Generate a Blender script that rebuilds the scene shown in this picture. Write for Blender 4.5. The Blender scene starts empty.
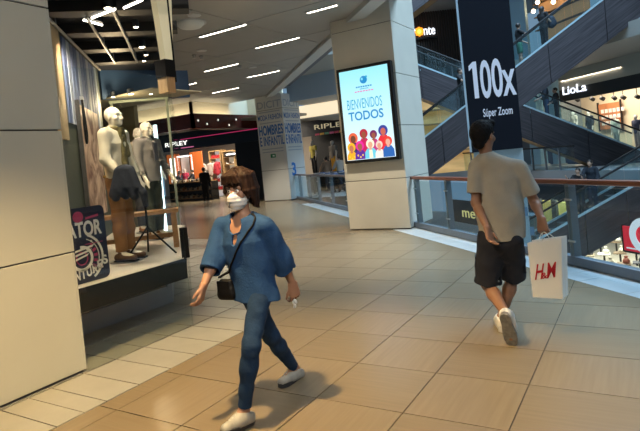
import bpy, math, random
import numpy as np
from mathutils import Matrix, Vector
random.seed(7)
SC = bpy.context.scene
COL = SC.collection

# ------------------------------------------------------------------ camera
FPX, CX, CY = 537.5, 314.7, 167.6
PITCH, ROLL, YAW, CAMH = -.0158, -.0997, -.5506, 1.536
_F = np.array([math.sin(YAW)*math.cos(PITCH), math.cos(YAW)*math.cos(PITCH), math.sin(PITCH)])
_R0 = np.array([math.cos(YAW), -math.sin(YAW), 0.]); _U0 = np.cross(_R0, _F)
_R = _R0*math.cos(ROLL)+_U0*math.sin(ROLL); _U = -_R0*math.sin(ROLL)+_U0*math.cos(ROLL)
CAMP = np.array([0., 0., CAMH])
cam = bpy.data.cameras.new('camera'); camo = bpy.data.objects.new('camera', cam); COL.objects.link(camo)
cam.sensor_width = 36; cam.lens = FPX/640*36
cam.shift_x = (320-CX)/640; cam.shift_y = (CY-215.5)/640
cam.clip_start = .05; cam.clip_end = 300
camo.matrix_world = Matrix(((_R[0], _U[0], -_F[0], 0), (_R[1], _U[1], -_F[1], 0), (_R[2], _U[2], -_F[2], CAMH), (0, 0, 0, 1)))
SC.camera = camo

# ------------------------------------------------------------------ world, exposure
W = bpy.data.worlds.new('world'); SC.world = W; W.use_nodes = True
bg = W.node_tree.nodes['Background']; bg.inputs[0].default_value = (.42, .70, 1.0, 1); bg.inputs[1].default_value = .30
SC.view_settings.view_transform = 'Standard'; SC.view_settings.look = 'None'
SC.view_settings.exposure = 0.30; SC.view_settings.gamma = 1.0
SC.view_settings.use_curve_mapping = False
SC.cycles.use_denoising = True
SC.cycles.max_bounces = 8; SC.cycles.transparent_max_bounces = 24

def lamp(name, kind, loc, target, power, col, size=.1, spot=1.2, blend=.6, sy=None):
    l = bpy.data.lights.new(name, kind); o = bpy.data.objects.new(name, l); COL.objects.link(o)
    l.energy = power; l.color = col
    if kind == 'AREA':
        l.size = size
        if sy: l.shape = 'RECTANGLE'; l.size_y = sy
    else: l.shadow_soft_size = size
    if kind == 'SPOT': l.spot_size = spot; l.spot_blend = blend
    o.location = loc
    if target is not None:
        o.rotation_euler = (Vector(target)-Vector(loc)).to_track_quat('-Z', 'Y').to_euler()
    return o
lamp('assumed_daylight_lamp', 'AREA', (3.2, 16.2, 20.), (3.2, 16.2, 0), 11000, (.50, .75, 1.0), 22., sy=10.).rotation_euler = (0, 0, math.radians(-45))   # added area lamp for assumed daylight from above; no glazed roof is built
WARM = (1, .76, .44); NEUT = (1, .88, .70)

# ------------------------------------------------------------------ pixel helpers (a pixel gives only a direction)
def ray(x, y): return _F+_R*((x-CX)/FPX)-_U*((y-CY)/FPX)
def onz(x, y, z=0.):
    d = ray(x, y); return CAMP+d*((z-CAMH)/d[2])
def onx(x, y, X):
    d = ray(x, y); return CAMP+d*(X/d[0])
def ony(x, y, Y):
    d = ray(x, y); return CAMP+d*(Y/d[1])
def atd(x, y, dep): return CAMP+ray(x, y)*dep
def onsum(x, y, s):                      # on the vertical plane X + Y = s (the building's diagonal)
    d = ray(x, y); return CAMP+d*(s/(d[0]+d[1]))
def proj(p):
    d = np.asarray(p, float)-CAMP; z = d@_F
    return np.array([CX+FPX*(d@_R)/z, CY-FPX*(d@_U)/z]), z

# ------------------------------------------------------------------ materials
MATS = {}
def mat(name, col, rough=.5, metal=0., spec=.5, emit=None, es=0., var=0., vscale=6., stretch=(1, 1, 1), bump=0., bscale=40., bstretch=None, world=False, sheen=0.):
    if name in MATS: return MATS[name]
    m = bpy.data.materials.new(name); m.use_nodes = True
    nt = m.node_tree; b = nt.nodes['Principled BSDF']
    b.inputs['Base Color'].default_value = (*col, 1); b.inputs['Roughness'].default_value = rough
    b.inputs['Metallic'].default_value = metal; b.inputs['Specular IOR Level'].default_value = spec
    if sheen: b.inputs['Sheen Weight'].default_value = sheen
    if emit: b.inputs['Emission Color'].default_value = (*emit, 1); b.inputs['Emission Strength'].default_value = es
    def coords(st):
        if world: g = nt.nodes.new('ShaderNodeNewGeometry'); src = g.outputs['Position']
        else: g = nt.nodes.new('ShaderNodeTexCoord'); src = g.outputs['Object']
        mp = nt.nodes.new('ShaderNodeMapping'); mp.inputs['Scale'].default_value = st
        nt.links.new(src, mp.inputs['Vector']); return mp.outputs['Vector']
    if var:
        n = nt.nodes.new('ShaderNodeTexNoise'); n.inputs['Scale'].default_value = vscale; n.inputs['Detail'].default_value = 6
        nt.links.new(coords(stretch), n.inputs['Vector'])
        r = nt.nodes.new('ShaderNodeValToRGB'); e = r.color_ramp.elements
        e[0].position = .3; e[1].position = .7
        e[0].color = (*[max(0, c*(1-var)) for c in col], 1); e[1].color = (*[min(1, c*(1+var)) for c in col], 1)
        nt.links.new(n.outputs['Fac'], r.inputs['Fac']); nt.links.new(r.outputs['Color'], b.inputs['Base Color'])
    if bump:
        n = nt.nodes.new('ShaderNodeTexNoise'); n.inputs['Scale'].default_value = bscale; n.inputs['Detail'].default_value = 4
        nt.links.new(coords(bstretch or stretch), n.inputs['Vector'])
        u = nt.nodes.new('ShaderNodeBump'); u.inputs['Strength'].default_value = bump; u.inputs['Distance'].default_value = .02
        nt.links.new(n.outputs['Fac'], u.inputs['Height']); nt.links.new(u.outputs['Normal'], b.inputs['Normal'])
    MATS[name] = m; return m
def glass(name, tint=(.9, .95, .94), refl=.9, graz=.6):
    if name in MATS: return MATS[name]
    m = bpy.data.materials.new(name); m.use_nodes = True; nt = m.node_tree; nt.nodes.clear()
    o = nt.nodes.new('ShaderNodeOutputMaterial'); mx = nt.nodes.new('ShaderNodeMixShader')
    t = nt.nodes.new('ShaderNodeBsdfTransparent'); t.inputs[0].default_value = (*tint, 1)
    g = nt.nodes.new('ShaderNodeBsdfGlossy'); g.inputs[0].default_value = (refl, refl, refl, 1); g.inputs['Roughness'].default_value = .02
    lw = nt.nodes.new('ShaderNodeLayerWeight'); lw.inputs['Blend'].default_value = .5
    pw = nt.nodes.new('ShaderNodeMath'); pw.operation = 'POWER'; pw.inputs[1].default_value = 5.
    fr = nt.nodes.new('ShaderNodeMath'); fr.operation = 'MULTIPLY_ADD'; fr.inputs[1].default_value = graz; fr.inputs[2].default_value = .035
    nt.links.new(lw.outputs['Facing'], pw.inputs[0]); nt.links.new(pw.outputs[0], fr.inputs[0])
    nt.links.new(fr.outputs[0], mx.inputs[0]); nt.links.new(t.outputs[0], mx.inputs[1]); nt.links.new(g.outputs[0], mx.inputs[2])
    nt.links.new(mx.outputs[0], o.inputs[0]); MATS[name] = m; return m
def emis(name, col, s): return mat(name, tuple(c*.5 for c in col), .6, emit=col, es=s)

# ------------------------------------------------------------------ mesh building
class MB:
    def __init__(s): s.v = []; s.f = []
    def add(s, vs, fs):
        n = len(s.v); s.v += [tuple(float(c) for c in v) for v in vs]; s.f += [tuple(i+n for i in f) for f in fs]; return s
    def box(s, x0, x1, y0, y1, z0, z1):
        v = [(x, y, z) for z in (z0, z1) for x, y in ((x0, y0), (x1, y0), (x1, y1), (x0, y1))]
        return s.add(v, [(3, 2, 1, 0), (4, 5, 6, 7), (0, 1, 5, 4), (1, 2, 6, 5), (2, 3, 7, 6), (3, 0, 4, 7)])
    def obox(s, c, ax, ay, az):          # oriented box: centre and three half-vectors
        c, ax, ay, az = map(np.asarray, (c, ax, ay, az))
        v = [c+i*ax+j*ay+k*az for k in (-1, 1) for i, j in ((-1, -1), (1, -1), (1, 1), (-1, 1))]
        return s.add(v, [(3, 2, 1, 0), (4, 5, 6, 7), (0, 1, 5, 4), (1, 2, 6, 5), (2, 3, 7, 6), (3, 0, 4, 7)])
    def prism(s, poly, off):             # polygon of 3-D points swept by the vector off
        p = [np.asarray(q, float) for q in poly]; n = len(p); o = np.asarray(off, float)
        fs = [tuple(range(n))[::-1], tuple(range(n, 2*n))]+[(i, (i+1) % n, n+(i+1) % n, n+i) for i in range(n)]
        return s.add(p+[q+o for q in p], fs)
    def slab(s, poly, z0, z1): return s.prism([(x, y, z0) for x, y in poly], (0, 0, z1-z0))
    def tube(s, pts, r, n=8, caps=True):
        P = [np.asarray(p, float) for p in pts]; rs = r if isinstance(r, (list, tuple)) else [r]*len(P)
        vs = []; up = None
        for i, p in enumerate(P):
            t = P[min(i+1, len(P)-1)]-P[max(i-1, 0)]; t = t/(np.linalg.norm(t)+1e-12)
            if up is None:
                a = np.array([0, 0, 1.]) if abs(t[2]) < .9 else np.array([1., 0, 0])
            else: a = up
            x = np.cross(a, t); x /= np.linalg.norm(x)+1e-12; y = np.cross(t, x); up = y
            for k in range(n):
                th = 2*math.pi*k/n; vs.append(p+rs[i]*(x*math.cos(th)+y*math.sin(th)))
        fs = [(i*n+k, i*n+(k+1) % n, (i+1)*n+(k+1) % n, (i+1)*n+k) for i in range(len(P)-1) for k in range(n)]
        if caps: fs += [tuple(range(n))[::-1], tuple((len(P)-1)*n+k for k in range(n))]
        return s.add(vs, fs)
    def lathe(s, prof, c=(0, 0, 0), n=16, axis=(0, 0, 1)):
        az = np.asarray(axis, float); az /= np.linalg.norm(az)
        a = np.array([1., 0, 0]) if abs(az[0]) < .9 else np.array([0, 1., 0]); ax = np.cross(a, az); ax /= np.linalg.norm(ax); ay = np.cross(az, ax)
        c = np.asarray(c, float); vs = []
        for r, z in prof:
            for k in range(n):
                th = 2*math.pi*k/n; vs.append(c+az*z+r*(ax*math.cos(th)+ay*math.sin(th)))
        m = len(prof); fs = [(i*n+k, i*n+(k+1) % n, (i+1)*n+(k+1) % n, (i+1)*n+k) for i in range(m-1) for k in range(n)]
        fs += [tuple(range(n))[::-1], tuple((m-1)*n+k for k in range(n))]
        return s.add(vs, fs)
    def ball(s, c, r, n=10, m=7):
        rr = np.asarray(r if hasattr(r, '__len__') else (r, r, r), float); c = np.asarray(c, float); vs = []; fs = []
        for i in range(m+1):
            ph = math.pi*i/m
            for k in range(n):
                th = 2*math.pi*k/n; vs.append(c+rr*np.array([math.sin(ph)*math.cos(th), math.sin(ph)*math.sin(th), math.cos(ph)]))
        for i in range(m):
            for k in range(n): fs.append((i*n+k, (i+1)*n+k, (i+1)*n+(k+1) % n, i*n+(k+1) % n))
        return s.add(vs, fs)
    def build(s, name, m, parent=None, smooth=False, bevel=0., local=False):
        me = bpy.data.meshes.new(name); v = s.v
        if parent is not None and not local:
            iw = wm(parent).inverted(); v = [tuple(iw @ Vector(q)) for q in v]
        me.from_pydata(v, [], s.f); me.update()
        o = bpy.data.objects.new(name, me); COL.objects.link(o)
        if m is not None: me.materials.append(m)
        if smooth: me.polygons.foreach_set('use_smooth', [True]*len(me.polygons))
        if bevel:
            b = o.modifiers.new('bevel', 'BEVEL'); b.width = bevel; b.segments = 2; b.limit_method = 'ANGLE'
        if parent is not None: o.parent = parent
        return o
def wm(o):
    m = Matrix.LocRotScale(o.location, o.rotation_euler, o.scale)
    return wm(o.parent) @ m if o.parent else m
def tag(o, label=None, cat=None, group=None, kind=None):
    if label: o['label'] = label
    if cat: o['category'] = cat
    if group: o['group'] = group
    if kind: o['kind'] = kind
    return o
def thing(name, loc, label, cat, group=None, rz=0.):
    o = bpy.data.objects.new(name, None); COL.objects.link(o); o.location = [float(c) for c in loc]; o.rotation_euler = (0, 0, rz)
    o.empty_display_size = .1
    return tag(o, label, cat, group)
def struct(name, mb, m, label, bevel=0., cat=None):
    o = mb.build(name, m, None, bevel=bevel); return tag(o, label, cat, kind='structure')
def rename(o, n): o.name = n; return o
def copy_tree(o, loc=None, rz=None, label=None, parent=None):
    c = o.copy(); COL.objects.link(c); c.parent = parent
    if loc is not None: c.location = loc
    if rz is not None: c.rotation_euler = (0, 0, rz)
    if label: c['label'] = label
    for ch in [q for q in SC.objects if q.parent == o]: copy_tree(ch, parent=c)
    return c
def bez(pts, n=8):
    P = [np.asarray(p, float) for p in pts]; out = []
    for i in range(len(P)-1):
        p0 = P[max(i-1, 0)]; p1 = P[i]; p2 = P[i+1]; p3 = P[min(i+2, len(P)-1)]
        for k in range(n):
            t = k/n; out.append(.5*((2*p1)+(-p0+p2)*t+(2*p0-5*p1+4*p2-p3)*t*t+(-p0+3*p1-3*p2+p3)*t**3))
    out.append(P[-1]); return out
def text(name, s, org, right, up, height, m, parent=None, ext=.004, bold=0., align='CENTER', width=None, kind=None, shear=0.):
    cu = bpy.data.curves.new(name, 'FONT'); cu.body = s; cu.size = 1; cu.extrude = 0; cu.offset = bold; cu.align_x = align; cu.shear = shear
    cu.resolution_u = 4
    o = bpy.data.objects.new('tmp', cu); COL.objects.link(o)
    dg = bpy.context.evaluated_depsgraph_get(); me = bpy.data.meshes.new_from_object(o.evaluated_get(dg))
    bpy.data.objects.remove(o)
    vs = np.array([v.co[:] for v in me.vertices]); fs = [tuple(p.vertices) for p in me.polygons]; bpy.data.meshes.remove(me)
    if len(vs) == 0: return None
    h = .70; sy = height/h; sx = sy
    if width: sx = width/(vs[:, 0].max()-vs[:, 0].min())
    right = np.asarray(right, float); right /= np.linalg.norm(right); up = np.asarray(up, float); up /= np.linalg.norm(up); nrm = np.cross(right, up)
    org = np.asarray(org, float)
    P = org+np.outer(vs[:, 0]*sx, right)+np.outer(vs[:, 1]*sy, up)
    mb = MB(); n = len(P)
    # front, back and walls
    from collections import Counter
    ed = Counter()
    for f in fs:
        for i in range(len(f)): ed[(f[i], f[(i+1) % len(f)])] += 1
    walls = [(a, b) for (a, b) in ed if (b, a) not in ed]
    mb.add(list(P+nrm*ext)+list(P), [f for f in fs]+[tuple(q+n for q in f[::-1]) for f in fs]+[(b, a, a+n, b+n) for a, b in walls])
    o = mb.build(name, m, parent)
    return o
def unit(v): v = np.asarray(v, float); return v/(np.linalg.norm(v)+1e-12)
# ------------------------------------------------------------------ implicit bodies: smooth unions meshed with surface nets
class SDF:
    def __init__(s): s.p = []
    def cone(s, a, b, ra, rb, k=.03, fl=None, cut=None, op='u'):   # round cone, fl = (axis, factor) flattens it
        s.p.append(('c', np.asarray(a, float), np.asarray(b, float), ra, rb, k, fl, cut, op)); return s
    def chain(s, pts, rs, k=.03, fl=None):
        for i in range(len(pts)-1): s.cone(pts[i], pts[i+1], rs[i], rs[i+1], k, fl)
        return s
    def ell(s, c, r, ax=None, k=.03, op='u'):
        A = np.eye(3) if ax is None else np.array(ax, float)
        s.p.append(('e', np.asarray(c, float), np.asarray(r, float), A, k, op)); return s
    def plane(s, o, n):                   # keep the side opposite to n
        s.p.append(('p', np.asarray(o, float), unit(n))); return s
    def bounds(s):
        lo = np.full(3, 1e9); hi = -lo
        for p in s.p:
            if p[0] == 'c' and p[8] == 'u':
                r = max(p[3], p[4]); lo = np.minimum(lo, np.minimum(p[1], p[2])-r); hi = np.maximum(hi, np.maximum(p[1], p[2])+r)
            elif p[0] == 'e' and p[5] == 'u':
                r = p[2].max(); lo = np.minimum(lo, p[1]-r); hi = np.maximum(hi, p[1]+r)
        return lo, hi
    def mesh(s, res, fold=None):
        lo, hi = s.bounds(); lo = lo-4*res; n = np.ceil((hi-lo)/res).astype(int)+5
        D = np.full(n, .2, np.float32)
        ax = [lo[i]+res*np.arange(n[i]) for i in range(3)]
        for p in s.p:
            if p[0] == 'p':
                d = ((ax[0]-p[1][0])*p[2][0])[:, None, None]+((ax[1]-p[1][1])*p[2][1])[None, :, None]+((ax[2]-p[1][2])*p[2][2])[None, None, :]
                D = np.maximum(D, d.astype(np.float32)); continue
            if p[0] == 'c': r = max(p[3], p[4]); a = np.minimum(p[1], p[2])-r; b = np.maximum(p[1], p[2])+r; k = p[5]; op = p[8]
            else: r = p[2].max(); a = p[1]-r; b = p[1]+r; k = p[4]; op = p[5]
            pad = k+3*res
            i0 = np.clip(np.floor((a-pad-lo)/res).astype(int), 0, n); i1 = np.clip(np.ceil((b+pad-lo)/res).astype(int)+1, 0, n)
            if (i1-i0).min() <= 0: continue
            sl = tuple(slice(i0[j], i1[j]) for j in range(3))
            X = ax[0][sl[0]][:, None, None]; Y = ax[1][sl[1]][None, :, None]; Z = ax[2][sl[2]][None, None, :]
            if p[0] == 'c':
                A, B = p[1], p[2]; sc = 1.
                qx, qy, qz = X-A[0], Y-A[1], Z-A[2]; ba = B-A
                if p[6] is not None:
                    fn, fs = unit(p[6][0]), p[6][1]; dt = (qx*fn[0]+qy*fn[1]+qz*fn[2])*(fs-1)
                    qx, qy, qz = qx+dt*fn[0], qy+dt*fn[1], qz+dt*fn[2]; ba = ba+fn*(ba@fn)*(fs-1); sc = math.sqrt(fs)
                L2 = ba@ba+1e-12
                t = np.clip((qx*ba[0]+qy*ba[1]+qz*ba[2])/L2, 0, 1)
                d = (np.sqrt((qx-t*ba[0])**2+(qy-t*ba[1])**2+(qz-t*ba[2])**2)-(p[3]+(p[4]-p[3])*t))/sc
                if p[7] is not None:
                    u = unit(B-A); d = np.maximum(d, (X-B[0])*u[0]+(Y-B[1])*u[1]+(Z-B[2])*u[2]-p[7])
            else:
                c, rr, M_ = p[1], p[2], p[3]; qx, qy, qz = X-c[0], Y-c[1], Z-c[2]
                l = [(qx*M_[j][0]+qy*M_[j][1]+qz*M_[j][2])/rr[j] for j in range(3)]
                q = np.sqrt(l[0]**2+l[1]**2+l[2]**2)+1e-9
                g = np.sqrt((l[0]/rr[0])**2+(l[1]/rr[1])**2+(l[2]/rr[2])**2)+1e-9
                d = q*(q-1)/g
            d = np.minimum(d, .2).astype(np.float32); cur = D[sl]
            if op == 'u':
                h = np.maximum(k-np.abs(cur-d), 0)/max(k, 1e-6); D[sl] = np.minimum(cur, d)-h*h*k*.25
            else:
                h = np.maximum(k-np.abs(cur+d), 0)/max(k, 1e-6); D[sl] = np.maximum(cur, -d)+h*h*k*.25
        if fold is not None: D = D+fold(ax[0][:, None, None], ax[1][None, :, None], ax[2][None, None, :]).astype(np.float32)
        D[0] = D[-1] = .1; D[:, 0] = D[:, -1] = .1; D[:, :, 0] = D[:, :, -1] = .1
        return nets(D, lo, res)
    def build(s, name, res, m, parent=None, fold=None):
        v, f = s.mesh(res, fold); me = bpy.data.meshes.new(name)
        if parent is not None:
            iw = np.array(wm(parent).inverted()); v = v@iw[:3, :3].T+iw[:3, 3]
        me.vertices.add(len(v)); me.vertices.foreach_set('co', v.astype(np.float32).ravel())
        me.loops.add(f.size); me.loops.foreach_set('vertex_index', f.ravel().astype(np.int32))
        me.polygons.add(len(f)); me.polygons.foreach_set('loop_start', np.arange(0, f.size, 4, dtype=np.int32))
        me.polygons.foreach_set('loop_total', np.full(len(f), 4, np.int32))
        me.update(calc_edges=True); me.validate(); me.polygons.foreach_set('use_smooth', [True]*len(me.polygons))
        o = bpy.data.objects.new(name, me); COL.objects.link(o); me.materials.append(m)
        if parent is not None: o.parent = parent
        return o
def nets(D, lo, res):
    ins = D < 0
    cnt = np.zeros(tuple(x-1 for x in D.shape), np.int8)
    for dx in (0, 1):
        for dy in (0, 1):
            for dz in (0, 1): cnt += ins[dx:D.shape[0]-1+dx, dy:D.shape[1]-1+dy, dz:D.shape[2]-1+dz]
    I, J, K = np.nonzero((cnt > 0) & (cnt < 8))
    idx = np.full(cnt.shape, -1, np.int32); idx[I, J, K] = np.arange(len(I))
    c = np.array([(a, b, d) for a in (0, 1) for b in (0, 1) for d in (0, 1)])
    val = np.stack([D[I+q[0], J+q[1], K+q[2]] for q in c], 1)
    acc = np.zeros((len(I), 3)); num = np.zeros(len(I))
    for a in range(8):
        for b in range(a+1, 8):
            if np.abs(c[a]-c[b]).sum() != 1: continue
            va, vb = val[:, a], val[:, b]; x = (va < 0) != (vb < 0)
            t = np.where(x, va/np.where(va == vb, 1, va-vb), 0)[:, None]
            acc += np.where(x[:, None], c[a]+(c[b]-c[a])*t, 0); num += x
    V = (np.stack([I, J, K], 1)+acc/num[:, None])*res+lo
    Fs = []
    for axis in range(3):
        A = np.take(ins, range(0, D.shape[axis]-1), axis); B = np.take(ins, range(1, D.shape[axis]), axis)
        e = np.argwhere(A != B); e = e[(e.min(1) > 0)]
        e = e[np.all(e < np.array(cnt.shape), axis=1)]
        u, w = [(1, 2), (2, 0), (0, 1)][axis]
        def cell(du, dw):
            q = e.copy(); q[:, u] -= du; q[:, w] -= dw; return idx[q[:, 0], q[:, 1], q[:, 2]]
        q = np.stack([cell(1, 1), cell(0, 1), cell(0, 0), cell(1, 0)], 1)
        fl = ~ins[e[:, 0], e[:, 1], e[:, 2]]; q[fl] = q[fl][:, ::-1]
        Fs.append(q[(q >= 0).all(1)])
    return V, np.concatenate(Fs)

def hand(S, wrist, d, thumb, L=.17, curl=.5, spread=.006, r=.0085, grip=0.):
    """palm and five fingers added to the body S: d = wrist-to-knuckle direction, thumb = direction of the thumb side"""
    d = unit(d); th = unit(thumb-np.dot(thumb, d)*d); pn = np.cross(d, th)      # pn: out of the palm's back or front
    w = np.asarray(wrist, float); pl = L*.50
    for o in (-.030, -.010, .010, .030):
        S.cone(w+th*o*.7, w+d*pl+th*o, .013, .012, .018)
    for o, l in ((.031, .40), (.0105, .46), (-.0105, .43), (-.030, .33)):
        p = w+d*pl*.97+th*o; dirn = unit(d+th*o*spread*20); a = curl*.6
        for j, f in enumerate((.45, .32, .25)):
            dirn2 = unit(dirn*math.cos(a)+pn*math.sin(a)); q = p+dirn2*L*l*f*1.05
            S.cone(p, q, r*(1-.10*j), r*(.92-.10*j), .004); p = q; a += curl*(.9+grip)
    p = w+d*pl*.25+th*.026; dirn = unit(d*.80+th*.42+pn*.35)
    for j, f in enumerate((.5, .3, .25)):
        q = p+dirn*L*.42*f*1.15; S.cone(p, q, r*(1.35-.22*j), r*(1.15-.2*j), .008); p = q; dirn = unit(dirn+d*.45+pn*.25*curl)

def body_sdf(J, s=1., fem=False, hands=True, curl=(.45, .45)):
    """one continuous body from the joint dictionary J"""
    B = SDF(); lr = unit(J['rs']-J['ls']); up = unit(J['neck']-(J['lh']+J['rh'])/2); fw = J.get('fwd', unit(np.cross(up, lr))); fl = (fw, 1.45)
    hp = (J['lh']+J['rh'])/2; ch = (J['ls']+J['rs'])/2-up*.10*s
    wst = hp*.55+ch*.45
    wd = np.linalg.norm(J['rs']-J['ls'])/2
    B.cone(hp, wst, .125*s if fem else .120*s, .102*s if fem else .112*s, .05, fl); B.cone(wst, ch, .105*s, wd*.80, .05, fl)
    B.cone(ch, ch+up*.05*s, wd*.80, wd*.62, .05, fl)
    B.cone(J['ls']+lr*.02*s, J['rs']-lr*.02*s, .052*s, .052*s, .05)
    B.cone(J['neck']-up*.04*s, J['neck']+(J['head']-J['neck'])*.55, .052*s, .047*s, .04)
    for a, b, c in (('lh', 'lk', 'la'), ('rh', 'rk', 'ra')):
        B.cone(J[a], J[b], .074*s, .050*s, .05); m = J[b]+(J[c]-J[b])*.33
        B.cone(J[b], m, .047*s, .050*s, .03); B.cone(m, J[c], .050*s, .032*s, .03)
        B.cone(J[c], J[c[0]+'t']*.75+J[c]*.25, .032*s, .026*s, .03)
    for a, b, c in (('ls', 'le', 'lw'), ('rs', 're', 'rw')):
        B.cone(J[a], J[b], .046*s, .037*s, .04); m = J[b]+(J[c]-J[b])*.3
        B.cone(J[b], m, .036*s, .037*s, .02); B.cone(m, J[c], .036*s, .024*s, .02)
    if hands:
        for i, h in enumerate(('l', 'r')):
            d = unit(J[h+'f']-J[h+'w']); hand(B, J[h+'w'], d, J.get(h+'th', fw), .165*s, curl[i])
    else:
        for h in ('l', 'r'):
            d = unit(J[h+'f']-J[h+'w']); B.cone(J[h+'w'], J[h+'w']+d*.09*s, .026*s, .028*s, .02, (lr, 1.6)); B.cone(J[h+'w']+d*.09*s, J[h+'w']+d*.16*s, .026*s, .014*s, .02, (lr, 1.6))
            B.cone(J[h+'w']+d*.03*s, J[h+'w']+d*.08*s+fw*.045*s, .012*s, .009*s, .01)
    # head
    hf, hu = J['face'], J['hup']; hr = np.cross(hf, hu); c = J['head']; A = [hr, hf, hu]
    q = lambda x, y, z: c+hr*x*s+hf*y*s+hu*z*s
    B.ell(q(0, -.012, .025), (.074*s, .094*s, .090*s), A, .03)
    B.ell(q(0, .020, -.040), (.058*s, .070*s, .075*s), A, .03)
    B.cone(q(0, .072, -.078), q(0, .060, -.060), .022*s, .03*s, .03)                 # chin
    B.cone(q(0, .086, .018), q(0, .104, -.026), .008*s, .0135*s, .012)               # nose
    B.cone(q(-.011, .094, -.030), q(.011, .094, -.030), .008*s, .008*s, .008)
    B.cone(q(-.022, .080, -.056), q(.022, .080, -.056), .0085*s, .0085*s, .008)      # lips
    B.cone(q(-.045, .070, .030), q(.045, .070, .030), .012*s, .012*s, .02)           # brow
    for sg in (-1, 1):
        B.ell(q(sg*.031, .088, .010), (.017*s, .014*s, .010*s), A, .012, 's')        # eye sockets
        B.ell(q(sg*.077, -.010, -.008), (.010*s, .020*s, .032*s), A, .008)           # ears
        B.ell(q(sg*.048, .058, -.022), (.022*s, .022*s, .022*s), A, .02)             # cheeks
    return B
def head_parts(J, root, s=1., iris=(.05, .03, .02)):
    hf, hu = J['face'], J['hup']; hr = np.cross(hf, hu); c = J['head']
    for sg in (-1, 1):
        e = MB().ball(c+(hr*sg*.031+hf*.073+hu*.010)*s, .0135*s).build('eye', mat('eye_white', (.75, .72, .68), .3), root, True)
        MB().ball(c+(hr*sg*.031+hf*.0815+hu*.010)*s, .0068*s).build('iris', mat('iris_dark', iris, .2), e, True)
        MB().tube([c+(hr*(sg*.031-.018)+hf*.089+hu*.030)*s, c+(hr*sg*.031+hf*.094+hu*.034)*s, c+(hr*(sg*.031+.018)+hf*.087+hu*.029)*s], .0032*s, 6).build('eyebrow', mat('brow', (.03, .02, .015), .8), root, True)
def top_sdf(J, s, t=.014, sleeve=.45, hem=None, wide=1.1, cuff=.062, neck=.085, deep=.0, sl0=.062, belly=.0):
    """shirt or jacket: torso and hollow sleeves cut at hem, cuffs and neckline"""
    T = SDF(); lr = unit(J['rs']-J['ls']); up = unit(J['neck']-(J['lh']+J['rh'])/2); fw = J.get('fwd', unit(np.cross(up, lr))); fl = (fw, 1.42)
    hp = (J['lh']+J['rh'])/2; ch = (J['ls']+J['rs'])/2-up*.10*s; wst = hp*.5+ch*.5; wd = np.linalg.norm(J['rs']-J['ls'])/2
    hem = hp if hem is None else hem
    T.cone(wst, hem-up*.25*s, (.128+belly)*s*wide+t, .142*s*wide+t, .05, fl); T.cone(wst, ch, (.126+belly)*s*wide+t, wd*.84+t, .05, fl)
    T.cone(ch, ch+up*.05*s, wd*.84+t, wd*.64+t, .05, fl); T.cone(J['ls']+lr*.01, J['rs']-lr*.01, .050*s+t*.7, .050*s+t*.7, .04)
    T.cone(J['ls']*.55+J['rs']*.45+up*.015, J['neck']-up*.005*s, .07*s+t, .052*s+t, .05)
    for a in ('ls', 'rs'): T.cone(J['neck']-up*.012, J[a]*.75+J['neck']*.25, .050*s+t*.5, .046*s+t*.6, .03)
    for a, b, c in (('ls', 'le', 'lw'), ('rs', 're', 'rw')):
        if sleeve <= .5:
            e = J[a]+(J[b]-J[a])*sleeve*2; T.cone(J[a], e, sl0*s+t*.3, cuff*s, .025, None, 0.); u = unit(J[b]-J[a])
            T.cone(e-u*.035, e+u*.06, cuff*s-.009, cuff*s-.006, .002, None, None, 's')
        else:
            e = J[b]+(J[c]-J[b])*(sleeve-.5)*2; T.cone(J[a], J[b], sl0*s+t*.3, (cuff+.006)*s, .025); T.cone(J[b], e, (cuff+.004)*s, cuff*s, .03, None, 0.); u = unit(J[c]-J[b])
            T.cone(e-u*.03, e+u*.06, cuff*s-.008, cuff*s-.005, .002, None, None, 's')
    T.ell(J['neck']+up*.055*s+fw*(.012+deep*.4)*s, (neck*s*.85, (neck+deep*.4)*s*.9, (.066+deep)*s), [lr, fw, up], .006, 's')
    return T, hem, up, fw, lr
def leg_sdf(J, s, t=.012, frac=1., flare=0., waist=.06, knee=0.):
    P = SDF(); lr = unit(J['rs']-J['ls']); up = unit(J['neck']-(J['lh']+J['rh'])/2); fw = J.get('fwd', unit(np.cross(up, lr))); hp = (J['lh']+J['rh'])/2
    P.cone(hp-up*.01, hp+up*waist*s, .128*s+t, .118*s+t, .04, (fw, 1.42))
    for a, b, c in (('lh', 'lk', 'la'), ('rh', 'rk', 'ra')):
        if frac <= .5:
            e = J[a]+(J[b]-J[a])*frac*2; P.cone(J[a], e, .082*s+t, .072*s+t+flare, .04, None, 0.); u = unit(J[b]-J[a])
            P.cone(e-u*.04, e+u*.08, .060*s+t+flare, .064*s+t+flare, .002, None, None, 's')
        else:
            e = J[b]+(J[c]-J[b])*(frac-.5)*2; m = J[b]+(e-J[b])*.35
            P.cone(J[a], J[b], .080*s+t, .056*s+t+knee, .04); P.cone(J[b], m, .054*s+t+knee, .056*s+t+knee*.6+flare*.4, .03); P.cone(m, e, .056*s+t+knee*.6+flare*.4, .042*s+t+flare, .03, None, 0.)
    return P
def fold_fn(amp, fx, fz, seed=0.):
    return lambda X, Y, Z: amp*(np.sin(fx*X+1.7*np.sin(fz*Z+seed)+seed)*np.sin(fx*.8*Y+1.3*np.sin(fz*.7*Z+2*seed))+.6*np.sin(fz*Z*1.6+4*np.sin(fx*.35*(X+Y)+seed)))
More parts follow.
